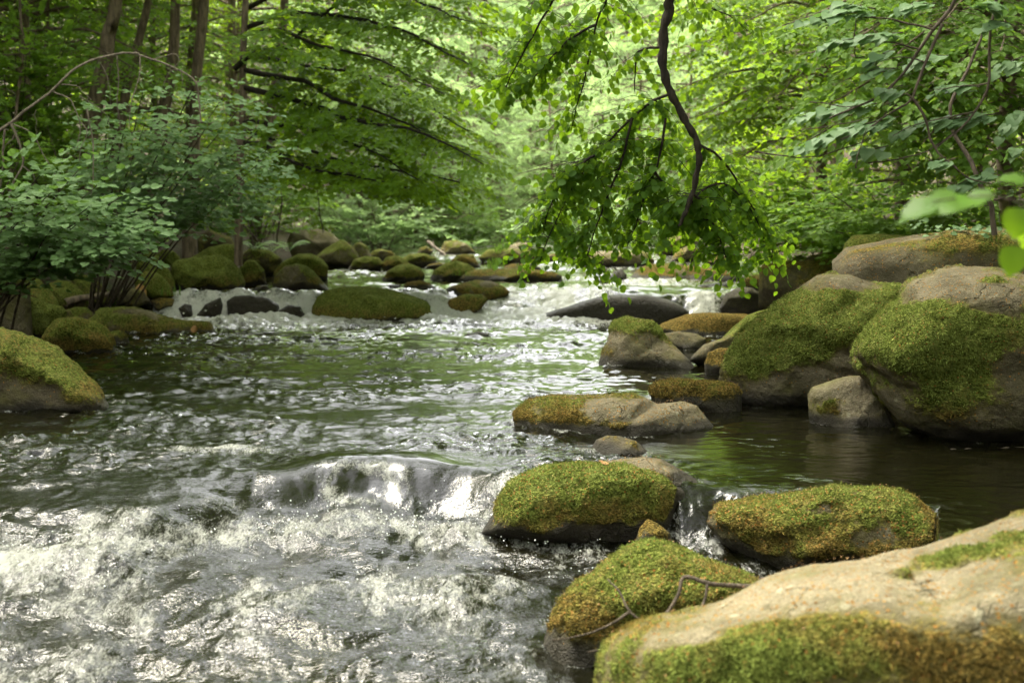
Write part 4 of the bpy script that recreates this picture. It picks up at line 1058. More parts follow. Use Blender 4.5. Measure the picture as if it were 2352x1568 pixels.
shrub('shrub', 'blue-green shrub with tiered leaves at the left edge over the rocks', (-110, 600, 13.2),
      [(40, 375, 12.6), (110, 380, 12.8), (180, 390, 12.6), (230, 420, 13), (280, 450, 12.6), (300, 500, 12.7), (310, 520, 12.4), (250, 530, 12.5), (180, 515, 12.6), (240, 555, 12.3), (90, 510, 12.3), (30, 450, 12.2), (120, 440, 12.2), (200, 480, 12.3), (60, 490, 12.2), (0, 410, 12.5), (-30, 470, 12.2), (140, 490, 12.4), (270, 490, 12.8), (-20, 500, 12.3), (285, 565, 12.4), (120, 525, 12.3)],
      'leaf_shrub', .082, 7, .34, seed=21, t0=.45, bias=(.15, -.5, 0), tilt=.22, arch=.16, thin=.62, slen=.38)
shrub('shrub', 'blue-green shrub with tiered leaves in front of the slanting trunks', (215, 600, 18.0),
      [(250, 250, 14.6), (330, 205, 14.8), (390, 195, 15), (440, 205, 14.6), (520, 215, 14.8), (545, 255, 14.6), (590, 300, 14.8), (620, 340, 15), (600, 370, 14.6), (560, 410, 14.8), (500, 430, 15), (440, 380, 14.4), (330, 290, 14.4), (380, 320, 14.5), (470, 300, 14.5), (290, 270, 14.6), (520, 350, 14.6), (300, 390, 14.9), (390, 410, 15), (260, 330, 15), (450, 250, 14.4)],
      'leaf_shrub', .082, 6, .36, seed=22, arch=.08, t0=.62, bias=(.15, -.5, 0), tilt=.22, thin=.6, slen=.40)
shrub('shrub', 'dim green undergrowth at the foot of the slanting trunks', (150, 560, 19),
      [(40, 300, 18.5), (100, 260, 19), (150, 330, 18), (70, 380, 18), (200, 400, 18.5), (10, 240, 18.5), (20, 340, 17.5), (220, 470, 18), (290, 500, 18.5), (170, 450, 17.6)], 'leaf_wood', .085, 7, .6, seed=23, step=.2)
shrub('shrub', 'dim green undergrowth at the top left corner', (40, 540, 20),
      [(30, 60, 19), (90, 40, 19.5), (150, 90, 19.5), (60, 130, 18.8), (140, 160, 19.5), (10, 180, 19), (180, 30, 20), (-20, 100, 19)], 'leaf_wood', .085, 7, .75, seed=24, step=.22)
shrub('shrub', 'shady bush between the dark boughs and the ferns', (600, 590, 25),
      [(500, 460, 25.5), (540, 430, 26), (600, 420, 26.5), (650, 430, 27.5), (690, 440, 28), (730, 455, 28.5), (620, 465, 26.5), (560, 480, 25.5), (500, 490, 25.5)], 'leaf_wood', .085, 7, .5, seed=25, step=.2)
shrub('shrub', 'pale bush hanging over the far left stones', (860, 575, 33),
      [(760, 480, 33), (800, 465, 33), (850, 460, 33), (900, 475, 33), (940, 500, 33), (980, 490, 33.5), (870, 510, 32.5), (810, 505, 32.5), (920, 525, 32.5), (1010, 520, 33), (780, 500, 33), (960, 460, 34)], 'leaf_far', .11, 7, .8, seed=26, step=.25, slen=.35, gap=.26)
shrub('shrub', 'grey-green bush at the valley bend above the far stones', (1060, 575, 38),
      [(1000, 470, 37), (1040, 450, 37), (1080, 470, 36.5), (1110, 490, 36.5), (1120, 515, 36.5), (1060, 510, 36.5), (1010, 505, 36.5), (1090, 440, 38)], 'leaf_wood', .11, 7, .9, seed=27, step=.26, slen=.35, gap=.28)
shrub('shrub', 'bright bush on the far right bank beyond the rapids', (1330, 580, 33),
      [(1200, 520, 34), (1230, 490, 33.5), (1270, 465, 33.5), (1330, 450, 33), (1400, 465, 33), (1450, 485, 33), (1300, 520, 33), (1380, 520, 33), (1250, 525, 33.5), (1480, 510, 33), (1350, 495, 33)], 'leaf_far', .11, 7, .8, seed=28, step=.25, slen=.35, gap=.26)
shrub('shrub', 'dark leafy bush behind the broad grey ledge', (2120, 600, 16.5),
      [(1850, 470, 15.5), (1900, 430, 15.5), (1960, 400, 15.5), (2050, 380, 15), (2150, 400, 14.8), (2250, 420, 14.8), (2330, 440, 14.6), (1880, 520, 15.5), (1960, 490, 14.8), (2060, 470, 14.6), (2200, 480, 14.6), (1800, 510, 16), (2000, 540, 15.2), (2120, 520, 15)], 'leaf_wood', .08, 7, .55, seed=29, step=.18)
shrub('shrub', 'green bush leaning over the dark brown slab', (1960, 590, 18.5),
      [(1650, 420, 17), (1700, 380, 17.2), (1760, 350, 17.5), (1830, 330, 17.5), (1720, 450, 16.8), (1780, 480, 16.8), (1840, 420, 17), (1800, 540, 17), (1740, 520, 17), (1690, 490, 17.2), (1860, 370, 17), (1900, 500, 17)], 'leaf_bough', .08, 7, .6, seed=30, step=.2)

# right bank tree with tiers of dark leaves
def right_tree(label, root, tips, seed, leafmat, trunk_w):
    c = Crown(seed)
    b = px(*root); gz = ground_z(b.x, b.y)
    tp = curve_pts([(b.x, b.y, gz - .3), (b.x - .1, b.y, gz + 2), (b.x + .1, b.y + .1, gz + 5), (b.x, b.y, gz + 8.5)], 16, .08, seed)
    for i, t in enumerate(tips):
        e = np.array(px(*t)[:])
        z = min(max(e[2] + .5, gz + .8), gz + 8)
        st = np.array([np.interp(z, tp[:, 2], tp[:, 0]), np.interp(z, tp[:, 2], tp[:, 1]), z])
        m = (st + e) / 2 + np.array([0, 0, .25])
        c.bough(curve_pts([st, m, e], 10, .05, seed + i), .03, .75, .22, .36, .2, 5, .24)
    for i in range(18):
        z = gz + 4.5 + i * .22; az = i * 2.4; l = c.rng.uniform(1.4, 2.4); u = np.linspace(0, 1, 6)
        st = np.array([tp[8][0], tp[8][1], z])
        c.bough(st + np.array([math.cos(az), math.sin(az), 0]) * (l * u)[:, None] - np.array([0, 0, 1.]) * (.2 * l * u ** 2)[:, None], .03, .8, .4, .45, .3, 4, .36)
    tree_parts('bank_tree', (b.x, b.y, gz), tp, np.linspace(trunk_w, trunk_w * .4, 16), c, 7, .082, MID, leafmat, label=label)
right_tree('tree on the right bank with dark tiers of leaves under the picture top', (2330, 600, 15),
           [(1800, 60, 14), (1900, 20, 14), (1980, 80, 13.5), (1860, 130, 14), (1950, 180, 13.5), (2060, 120, 13), (2150, 60, 13), (2080, 220, 13), (1880, 250, 14), (1980, 300, 13.5), (2180, 180, 13), (2250, 280, 13), (2120, 330, 13.2), (2300, 120, 12.5), (2000, 380, 14), (1830, 330, 14.5), (2250, 380, 13.4), (2350, 330, 13)], 61, 'leaf_wood', .10)
right_tree('bright leafy tree behind the hanging branch on the right bank', (1900, 600, 22),
           [(1500, 40, 20), (1600, 10, 20), (1700, 60, 19.5), (1560, 130, 20), (1660, 170, 19.5), (1760, 130, 19), (1500, 230, 20.5), (1600, 270, 20), (1700, 290, 19.5), (1560, 350, 20.5), (1650, 400, 20), (1480, 330, 21), (1780, 230, 19), (1820, 80, 19)], 62, 'leaf_bough', .10)

# ------------------------------------------------------------------ leaves as things one can pick apart
_lm = {}
def leaf_objects(parent, fr, mat, limit=300, rest='foliage'):
    """the nearest leaves are parts of their own, the rest is one part"""
    P, A, B, N, s = fr
    base = np.array(parent.location[:])
    order = np.argsort(np.linalg.norm(P - np.array([0, 0, CAM_Z]), axis=1))
    key = mat
    if key not in _lm:
        _lm[key] = []
        for cu in (0.0, .12, .25):
            T, F = tmpl_near(cu); me = make_mesh('leaf', T, F, smooth=True); me.materials.append(M[mat]); _lm[key].append(me)
    for n, i in enumerate(order[:limit]):
        o = bpy.data.objects.new('leaf', _lm[key][n % 3]); C.objects.link(o)
        m = Matrix(((A[i][0] * s[i], B[i][0] * s[i], N[i][0] * s[i], P[i][0] - base[0]), (A[i][1] * s[i], B[i][1] * s[i], N[i][1] * s[i], P[i][1] - base[1]),
                    (A[i][2] * s[i], B[i][2] * s[i], N[i][2] * s[i], P[i][2] - base[2]), (0, 0, 0, 1)))
        o.parent = parent; o.matrix_local = m
    r = order[limit:]
    if len(r):
        f2 = [q[r] for q in fr]; f2[0] = f2[0] - base
        o = link(rest, leaf_mesh(rest, f2, tmpl_near(.1)), M[mat.replace('_single', '')], parent)
        o['kind'] = 'stuff'

# ------------------------------------------------------------------ lime branch hanging in the middle
def hanging_tree():
    rng = np.random.RandomState(91)
    D = 10.0
    main_px = [(1553, -40), (1535, 30), (1522, 100), (1525, 165), (1545, 222), (1580, 285), (1600, 330), (1603, 380), (1590, 440), (1573, 490), (1559, 520)]
    up = [Vector((5.2, 12.0, 5.6)), Vector((4.0, 11.2, 5.3)), Vector((2.6, 10.4, 4.6)), Vector((1.5, 10.1, 3.6))]
    base = np.array([5.4, 12.2, ground_z(5.4, 12.2)])
    root = empty('lime_tree', base); tag(root, 'lime tree letting a crooked black branch hang over the stream', 'tree')
    w = Wood(); w.tube(curve_pts([base - [0, 0, .3], base + [-.1, .1, 2.5], base + [-.2, -.1, 5.2], base + [0, 0, 8.0]], 16, .06, 3) - base, np.linspace(.17, .07, 16), 12)
    link('trunk', w.mesh('trunk'), M['bark'], root)
    c = Crown(92)
    mp = curve_pts(up + [px(a, b, D) for a, b in main_px], 60, .02, 8)
    rr = np.interp(np.linspace(0, 1, 60), [0, .35, .75, .97, 1], [.055, .033, .023, .013, .008])
    rr = rr * (1 + .18 * np.sin(np.arange(60) * 2.1) * (np.arange(60) > 20))
    c.wood.tube(mp, rr, 8)
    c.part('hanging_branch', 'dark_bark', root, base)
    subs = [[(1540, 217), (1496, 233), (1452, 272), (1408, 316), (1365, 360), (1321, 422), (1285, 490), (1255, 560), (1240, 600)],
            [(1527, 272), (1518, 347), (1505, 395), (1483, 422), (1474, 474), (1461, 514), (1440, 570)],
            [(1410, -40), (1393, 0), (1369, 57), (1351, 149), (1325, 246), (1312, 300)],
            [(1525, 105), (1466, 119), (1460, 160), (1457, 211)],
            [(1573, 490), (1606, 444), (1646, 422), (1690, 440), (1730, 490), (1755, 550)],
            [(1300, -60), (1260, 20), (1220, 90), (1180, 160), (1160, 210)],
            [(1590, 440), (1620, 480), (1650, 540), (1672, 600)],
            [(1365, 360), (1330, 380), (1290, 420), (1262, 480), (1245, 540)],
            [(1452, 272), (1430, 360), (1400, 440), (1370, 520), (1350, 580), (1335, 600)],
            [(1505, 395), (1530, 440), (1540, 500), (1530, 550)],
            [(1369, 57), (1310, 90), (1260, 140), (1210, 200)],
            [(1600, 330), (1640, 350), (1680, 400), (1720, 460), (1768, 545), (1775, 605)],
            [(1560, -40), (1600, 0), (1660, 30), (1720, 60)]]
    amount = [60, 50, 34, 8, 52, 36, 54, 42, 56, 24, 32, 46, 14]
    for si, (pts, na) in enumerate(zip(subs, amount)):
        dd = D + rng.uniform(.25, .8)
        P = curve_pts([px(a, b, D + (dd - D) * i / len(pts)) for i, (a, b) in enumerate(pts)], 20, .015, 60 + si)
        c.wood.tube(P, np.linspace(.010, .003, 20), 5)
        for j in range(na):
            t = (j + rng.uniform(.2, .9)) / na
            q = P[int(np.clip(t * 19, 2 if si not in (2, 5) else 0, 19))]
            ln = rng.uniform(.18, .38)
            a = rng.uniform(0, 6.28)
            d = np.array([math.cos(a) * .9 - .3, abs(math.sin(a)) * .7, rng.uniform(-.7, .15)])
            d /= np.linalg.norm(d)
            c.wood.tube([q, q + d * ln * .5 + [0, 0, .015], q + d * ln - [0, 0, .05]], [.003, .002, .0012], 3)
            c.spray(q, d, ln)
        c.part('side_branch', 'dark_bark', root, base)
    # leafy roof of the same tree, above the picture
    for i in range(10):
        z = base[2] + 4.6 + .35 * i; az = i * 2.4 + 1; l = c.rng.uniform(1.5, 2.6); u = np.linspace(0, 1, 6)
        st = np.array([base[0], base[1], z])
        c.bough(st + np.array([math.cos(az), math.sin(az), 0]) * (l * u)[:, None] - np.array([0, 0, 1.]) * (.2 * l * u ** 2)[:, None], .03, .8, .4, .45, .3, 4, .36)
    for i in range(len(c.wood.V)): c.wood.V[i] = c.wood.V[i] - base
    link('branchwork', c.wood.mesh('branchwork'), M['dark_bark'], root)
    fr = c.frames(8, .053, hang=.5, tilt=.55, sag=.35)
    leaf_objects(root, fr, 'leaf_lime_single')
hanging_tree()

# ------------------------------------------------------------------ cool-leaved lime branch, upper right
def right_lime():
    rng = np.random.RandomState(33)
    D = 6.3
    base = np.array([3.6, 6.6, ground_z(3.6, 6.6)])
    root = empty('lime_tree', base); tag(root, 'young lime tree reaching in from the upper right with pale horizontal leaf tiers', 'tree')
    w = Wood(); w.tube(curve_pts([base - [0, 0, .2], base + [-.1, 0, 1.6], base + [-.05, .1, 3.6], base + [.1, 0, 5.5]], 14, .05, 5) - base, np.linspace(.07, .03, 14), 10)
    link('trunk', w.mesh('trunk'), M['bark'], root)
    c = Crown(34)
    top = Vector((3.5, 6.6, 3.2))
    lines = [([(2320, -120), (2291, 0), (2274, 84), (2270, 190), (2241, 253), (2207, 295), (2148, 341)], .012),
             ([(2260, -100), (2190, 13), (2144, 67), (2110, 114), (2072, 173), (2018, 223), (1959, 249), (1904, 270)], .013),
             ([(2165, 55), (2127, 143), (2102, 206), (2085, 236), (2043, 261), (1992, 295), (1930, 320)], .009),
             ([(2093, 223), (2121, 261), (2131, 303), (2152, 345), (2186, 379), (2228, 409), (2279, 421)], .008),
             ([(1735, 347), (1811, 360), (1883, 358), (1933, 341), (1984, 324), (2000, 300)], .0045),
             ([(1992, 375), (2060, 366), (2127, 347), (2180, 310), (2230, 270)], .0045),
             ([(1967, 385), (1967, 371), (1975, 337), (1992, 295)], .005),
             ([(2144, 67), (2090, 55), (2030, 40), (1960, 40), (1880, 42)], .006),
             ([(2110, 114), (2040, 95), (1960, 100), (1890, 108)], .005),
             ([(2127, 143), (2080, 130), (2030, 140), (1990, 150)], .0045),
             ([(2270, 190), (2200, 200), (2144, 206)], .005),
             ([(2241, 253), (2190, 268), (2110, 284), (2050, 312)], .005),
             ([(1985, 130), (1965, 130), (1964, 70), (1975, 20), (1990, -20)], .004),
             ([(1860, 235), (1910, 240), (1960, 245), (2010, 225)], .0035), ([(1840, 300), (1900, 290), (1960, 280), (2020, 262)], .003)]
    for i, (pts, r) in enumerate(lines):
        P = [px(a, b, D + .12 * math.sin(i * 1.7)) for a, b in pts]
        if i in (0, 1): P = [top, (top + P[0]) / 2 + Vector((0, 0, .15))] + P
        c.wood.tube(curve_pts(P, 24, .008, 80 + i), np.linspace(r * .8, max(.0015, r * .3), 24), 6)
        c.part('branch', 'twig', root, base)
    rows = [[(2010, 40), (1960, 30), (1900, 38), (1845, 45)], [(2010, 20), (1950, 12), (1900, 28)], [(2075, 75), (2000, 82), (1930, 95), (1885, 106)], [(2060, 112), (2020, 128), (1993, 148)],
            [(2178, 128), (2130, 128), (2092, 145)], [(2015, 238), (1960, 240), (1900, 255), (1828, 270)], [(2065, 268), (2000, 282), (1930, 300), (1880, 320), (1832, 337)],
            [(2285, 262), (2230, 268), (2170, 275), (2100, 288), (2055, 310)], [(2074, 196), (2030, 206)], [(2250, 200), (2200, 196), (2146, 206)], [(2040, 335), (1995, 345), (1965, 354)],
            [(2290, 398), (2240, 405), (2188, 430)], [(2150, 8), (2100, 10), (2062, 24)], [(2062, 157), (2020, 158), (1996, 164)], [(2195, 364), (2150, 375)], [(2330, 60), (2300, 50), (2250, 62)],
            [(2352, 250), (2330, 270), (2300, 300)], [(2352, 130), (2325, 140), (2290, 160)], [(2220, 20), (2260, 10), (2300, 20)], [(2352, 330), (2330, 340)]]
    Ps, As, Bs, Ns, ss = [], [], [], [], []
    for ri, row in enumerate(rows):
        dz = D + rng.uniform(-.2, .2)
        P = curve_pts([px(a, b, dz) for a, b in row], 40)
        c.wood.tube(P[::4], np.linspace(.003, .0012, 10), 4)
        c.part('twig', 'twig', root, base)
        Lt = np.linalg.norm(np.diff(P, axis=0), axis=1).sum()
        n = max(5, int(Lt / .012))
        for j in range(n):
            t = j / max(1, n - 1)
            i = int(t * 38); q = P[i]; T = P[i + 1] - P[i]; T /= np.linalg.norm(T)
            sg = 1 if j % 2 else -1
            a = sg * rng.uniform(.3, 1.1)
            A = np.array([T[0] * math.cos(a) - T[1] * math.sin(a), T[0] * math.sin(a) + T[1] * math.cos(a), T[2] + rng.uniform(-.30, .02)])
            A /= np.linalg.norm(A)
            N = np.array([0, -.32, 1.0]) + rng.normal(0, .15, 3)
            N -= A * N.dot(A); N /= np.linalg.norm(N)
            s = rng.uniform(.048, .078) * (.8 + .4 * math.sin(math.pi * min(t + .15, 1)))
            Ps.append(q + A * .012 + np.array([0, 0, rng.uniform(-.02, .012)])); As.append(A); Bs.append(np.cross(N, A)); Ns.append(N); ss.append(s)
    leaf_objects(root, [np.array(Ps), np.array(As), np.array(Bs), np.array(Ns), np.array(ss)], 'leaf_cool')
right_lime()

# ------------------------------------------------------------------ very near twig at the right edge
def near_twig():
    root = empty('leafy_twig', px(2480, 560, 2.75)); tag(root, 'blurred twig of big leaves poking in at the right edge, closest to the viewer', 'twig')
    base = np.array(root.location[:])
    w = Wood()
    w.tube(curve_pts([px(2480, 560, 2.75), px(2400, 500, 2.72), px(2310, 455, 2.7), px(2230, 452, 2.7), px(2140, 462, 2.7)], 16) - base, np.linspace(.003, .001, 16), 6)
    w.tube(curve_pts([px(2400, 500, 2.72), px(2360, 540, 2.7), px(2330, 585, 2.7)], 8) - base, np.linspace(.002, .001, 8), 6)
    link('stem', w.mesh('stem'), M['twig'], root)
    L = [((2150, 470, 2.7), (-.9, .05, -.22), (.1, -.45, 1), .070), ((2210, 462, 2.7), (-.85, -.25, -.05), (0, -.65, 1), .075), ((2280, 452, 2.72), (-.9, .25, -.05), (.15, -.45, 1), .065),
         ((2235, 458, 2.68), (-.55, -.75, -.15), (.1, -.5, 1), .05), ((2345, 480, 2.7), (-.25, .1, -.95), (-.6, -.8, .1), .055), ((2330, 565, 2.68), (-.12, -.1, -1), (.1, -1, .05), .055),
         ((2375, 500, 2.72), (-.15, .2, -1), (.35, -.9, 0), .06), ((2352, 420, 2.9), (-.8, .2, .3), (.1, -.5, 1), .05)]
    Ps, As, Bs, Ns, ss = [], [], [], [], []
    for p, a, n, s in L:
        A = np.array(a, float); A /= np.linalg.norm(A); N = np.array(n, float); N -= A * N.dot(A); N /= np.linalg.norm(N)
        Ps.append(np.array(px(*p)[:])); As.append(A); Bs.append(np.cross(N, A)); Ns.append(N); ss.append(s * 1.05)
    fr = [np.array(q) for q in (Ps, As, Bs, Ns, ss)]
    leaf_objects(root, fr, 'leaf_lime_single')
near_twig()

# ------------------------------------------------------------------ dead branch arching over the left shrubs
def dead_branch():
    D = 14.0
    base = px(-30, 330, D); root = empty('dead_branch', base); tag(root, 'long bare dead branch arching over the left shrubs', 'branch')
    b = np.array(base[:])
    def tw(pts, r, d=D, n=14, s=0):
        ww = Wood(); ww.tube(curve_pts([px(x, y, d) for x, y in pts], n, .02, s) - b, np.linspace(r, r * .45, n), 6); return ww
    link('stem', tw([(-60, 345), (-30, 320), (0, 298), (24, 282), (70, 245), (121, 209), (169, 161), (226, 135), (298, 123), (350, 137), (403, 157), (447, 189), (456, 230), (462, 280)], .016, n=36).mesh('stem'), M['dead'], root)
    for i, (pts, r) in enumerate([([(24, 282), (45, 330), (52, 375), (30, 420), (20, 470)], .014), ([(24, 282), (70, 305), (95, 345), (115, 380), (135, 420)], .008), ([(10, 288), (8, 340), (5, 390), (0, 430)], .012),
                                  ([(121, 209), (160, 230), (182, 280), (178, 340)], .008), ([(140, 195), (175, 200), (210, 230)], .006), ([(298, 123), (320, 128), (322, 165), (312, 200)], .010), ([(312, 200), (300, 250), (296, 290)], .006),
                                  ([(270, 128), (272, 190), (268, 240), (276, 300)], .006), ([(403, 157), (385, 170), (375, 195)], .005), ([(350, 137), (400, 125), (410, 145), (385, 160)], .006), ([(447, 189), (475, 186)], .006),
                                  ([(417, 158), (419, 192)], .005), ([(200, 250), (212, 320), (214, 385), (210, 450)], .008), ([(182, 280), (200, 300), (190, 330), (180, 370)], .006), ([(40, 300), (-10, 370)], .006), ([(80, 250), (84, 310)], .004),
                                  ([(226, 135), (250, 190), (255, 250)], .004), ([(50, 380), (80, 410), (60, 450)], .005), ([(182, 220), (240, 260), (258, 300)], .004)]):
        link('twig', tw(pts, r, D + .15 * math.sin(i), 12, i).mesh('twig'), M['dead'], root)
dead_branch()
for i, (pts, d, r, lab) in enumerate([([(743, 535), (735, 490), (728, 440), (722, 395)], 24, .012, 'bare vine hanging above the big bald tan boulder'),
                                      ([(636, 556), (640, 510), (648, 470), (640, 420)], 24, .018, 'thin crooked sapling stem beside the ferns')]):
    P = curve_pts([px(a, b_, d) for a, b_ in pts], 12, .03, i); w = Wood(); w.tube(P - P[0], np.linspace(r, r * .6, 12), 6)
    tag(link('bare_stem', w.mesh('bare_stem'), M['twig'], loc=P[0]), lab, 'stem')
P = curve_pts([px(2285, 540, 10.8), px(2272, 470, 10.8), px(2249, 421, 10.8), px(2224, 358, 10.9), px(2190, 305, 11), px(2186, 230, 11), px(2230, 150, 11.2), px(2260, 60, 11.3)], 24, .02, 9)
w = Wood(); w.tube(P - P[0], np.linspace(.022, .010, 24), 8)
tag(link('sapling_stem', w.mesh('sapling_stem'), M['twig'], loc=P[0]), 'slender brown sapling stem rising from the broad grey ledge', 'stem')

# ------------------------------------------------------------------ fallen twig on the near boulder
bpy.context.view_layer.update()
def fallen_twig():
    main = [(1810, 1351, 4.55), (1740, 1346, 4.6), (1640, 1342, 4.62), (1573, 1325, 4.65), (1560, 1362, 4.62), (1535, 1402, 4.58), (1505, 1425, 4.56)]
    sub = [[(1625, 1341, 4.62), (1618, 1380, 4.58), (1590, 1415, 4.52), (1570, 1430, 4.5)], [(1505, 1425, 4.56), (1475, 1425, 4.58), (1445, 1400, 4.6), (1420, 1355, 4.65), (1395, 1330, 4.7)],
           [(1480, 1450, 4.45), (1450, 1470, 4.42), (1410, 1485, 4.4), (1350, 1498, 4.4)], [(1445, 1405, 4.6), (1400, 1435, 4.58), (1340, 1458, 4.6), (1270, 1470, 4.62)], [(1535, 1402, 4.58), (1530, 1440, 4.5)]]
    root = empty('fallen_twig', px(1810, 1351, 4.55)); tag(root, 'thin forked dead twig lying across the front mossy boulders', 'twig')
    b = np.array(root.location[:])
    w = Wood(); w.tube(curve_pts([px(*p) for p in main], 24, .004, 2) - b, np.linspace(.0085, .005, 24), 8); link('stem', w.mesh('stem'), M['twig'], root)
    for i, s in enumerate(sub):
        w = Wood(); w.tube(curve_pts([px(*p) for p in s], 14, .004, i) - b, np.linspace(.0055, .0025, 14), 6); link('fork', w.mesh('fork'), M['twig'], root)
fallen_twig()

# ------------------------------------------------------------------ ferns, grass and small plants
def fern(label, x, y, d, n, ln, seed):
    rng = np.random.RandomState(seed)
    p = px(x, y, d); root = empty('fern', p); tag(root, label, 'fern')
    for i in range(n):
        az = i * 6.28 / n + rng.uniform(-.3, .3); l = ln * rng.uniform(.7, 1.1)
        u = np.linspace(0, 1, 14)
        hz = np.array([math.cos(az), math.sin(az), 0])
        P = hz * (l * .75 * u)[:, None] + np.array([0, 0, 1.]) * (l * (1.05 * u - .75 * u ** 2))[:, None]
        V, F = [], []
        lat = np.array([-hz[1], hz[0], 0])
        for j in range(1, 14):
            wd = l * .20 * math.sin(math.pi * (1 - u[j]) ** .8) + .004
            for sg in (-1, 1):
                k = len(V)
                a = P[j]; e = P[j] + lat * sg * wd + hz * wd * .35 - np.array([0, 0, wd * .25])
                wv = hz * .018 * ln / .5
                V += [a - wv, a + wv, e]; F.append((k, k + 1, k + 2))
        link('frond', make_mesh('frond', np.array(V), [np.array(F)], smooth=False), M['fern'], root)
fern('fern beside the big bald tan boulder', 662, 580, 24.2, 11, .50, 1)
fern('bright low fern above the shadowy rocks', 585, 578, 22.2, 10, .42, 2)
fern('bright low fern left of the taller one', 620, 585, 23.0, 9, .40, 3)
fern('faint fern at the roots of the leaning trunk', 372, 560, 20.6, 9, .38, 4)
fern('fern tuft behind the ochre far boulder', 1085, 570, 31.0, 9, .45, 5)

def grass(label, x, y, d, n, h, rad, seed):
    rng = np.random.RandomState(seed)
    V, F = [], []
    for i in range(n):
        b = np.array([rng.normal(0, rad), rng.normal(0, rad), -.03]); l = h * rng.uniform(.6, 1.1); a = rng.uniform(0, 6.28); ln = rng.uniform(.1, .5) * l
        dv = np.array([math.cos(a), math.sin(a), 0]); lt = np.array([-dv[1], dv[0], 0]) * .006 * h / .2
        k = len(V)
        m = b + dv * ln * .35 + [0, 0, l * .6]; e = b + dv * ln + [0, 0, l]
        V += [b - lt, b + lt, m - lt * .8, m + lt * .8, e]; F += [(k, k + 1, k + 3), (k, k + 3, k + 2), (k + 2, k + 3, k + 4)]
    o = link('grass_tuft', make_mesh('grass_tuft', np.array(V), [np.array(F)], smooth=False), M['fern'], loc=px(x, y, d))
    tag(o, label, 'grass')
grass('grass tuft on the long moss-topped rock', 1135, 612, 21.9, 60, .17, .06, 1)
grass('grass tuft on the far broad mossy rock', 1150, 578, 27.0, 70, .2, .06, 2)
grass('little sedge tuft at the left end of the long moss-topped rock', 1062, 628, 21.7, 50, .10, .08, 3)
grass('grass tuft at the dark shore above the waterfall', 372, 672, 18.5, 60, .14, .10, 4)

def herb(label, cx_, cy_, d, n, spread, seed, size=.05):
    rng = np.random.RandomState(seed)
    p = px(cx_, cy_, d); root = empty('ground_plant', p); tag(root, label, 'plant')
    base = np.array(p[:]); w = Wood(); Ps, As, Bs, Ns, ss = [], [], [], [], []
    for i in range(n):
        q = np.array([rng.normal(0, spread), rng.normal(0, spread * .6), rng.uniform(.01, .09)])
        w.tube([[q[0] * .7, q[1] * .7, -.03], [q[0] * .9, q[1] * .9, q[2] * .6], q], [.002, .0018, .0012], 3)
        a = rng.uniform(0, 6.28); A = np.array([math.cos(a), math.sin(a), rng.uniform(-.2, .2)]); A /= np.linalg.norm(A)
        N = np.array([0, -.5, 1]) + rng.normal(0, .3, 3); N -= A * N.dot(A); N /= np.linalg.norm(N)
        Ps.append(base + q); As.append(A); Bs.append(np.cross(N, A)); Ns.append(N); ss.append(size * rng.uniform(.6, 1.2))
    link('stem_cluster', w.mesh('stem_cluster'), M['fern'], root)
    leaf_objects(root, [np.array(q) for q in (Ps, As, Bs, Ns, ss)], 'leaf_cool')
herb('pale round-leaved plant cluster on the broad grey ledge', 2215, 545, 11.1, 50, .13, 1)
herb('small leafy seedling at the left of the plant cluster on the ledge', 2120, 532, 11.3, 14, .06, 2, .045)
herb('few pale leaves on the ledge under the sapling stem', 2290, 545, 10.9, 16, .08, 3, .045)

# ------------------------------------------------------------------ driftwood and dead leaves
def stick(name, label, pts, r, mat, seed, forks=()):
    P = curve_pts([px(*p) for p in pts], 18, .02, seed)
    root = empty(name, P[0]); tag(root, label, 'driftwood')
    w = Wood(); w.tube(P - P[0], np.linspace(r, r * .55, 18), 8); link('stem', w.mesh('stem'), M[mat], root)
    for i, f in enumerate(forks):
        Q = curve_pts([px(*p) for p in f], 10, .01, seed + i + 1); w = Wood(); w.tube(Q - P[0], np.linspace(r * .5, r * .25, 10), 6); link('fork', w.mesh('fork'), M[mat], root)
stick('driftwood_log', 'dark driftwood log lying along the shaded left shore', [(150, 694, 17.5), (185, 686, 17.6), (225, 680, 17.7), (262, 673, 17.8)], .05, 'bark', 3, [[(225, 680, 17.7), (245, 668, 17.6)]])
stick('driftwood_branch', 'pale forked driftwood branch on the far gravel bar', [(984, 556, 29.5), (996, 566, 29.2), (1010, 576, 29), (1024, 586, 28.8)], .035, 'dead', 5, [[(996, 566, 29.2), (994, 552, 29.3)], [(1010, 576, 29), (1022, 574, 29)]])
stick('floating_stick', 'thin stick floating in the dark pool under the great boulder', [(2180, 1036, 7.95), (2240, 1033, 7.98), (2300, 1030, 8.0), (2352, 1028, 8.02)], .008, 'twig', 6)
def dead_leaf(label, x, y, d, size, seed, nrm):
    rng = np.random.RandomState(seed)
    T, F = tmpl_near(.3); T = T.copy(); T[:, 2] += .12 * np.sin(T[:, 0] * 5 + seed)
    A = rng.normal(size=3); N = np.array(nrm, float); N /= np.linalg.norm(N); A -= N * A.dot(N); A /= np.linalg.norm(A); B = np.cross(N, A)
    V = size * (T[:, :1] * A + T[:, 1:2] * B + T[:, 2:] * N)
    tag(link('dead_leaf', make_mesh('dead_leaf', V, F), M['litter'], loc=px(x, y, d)), label, 'leaf')

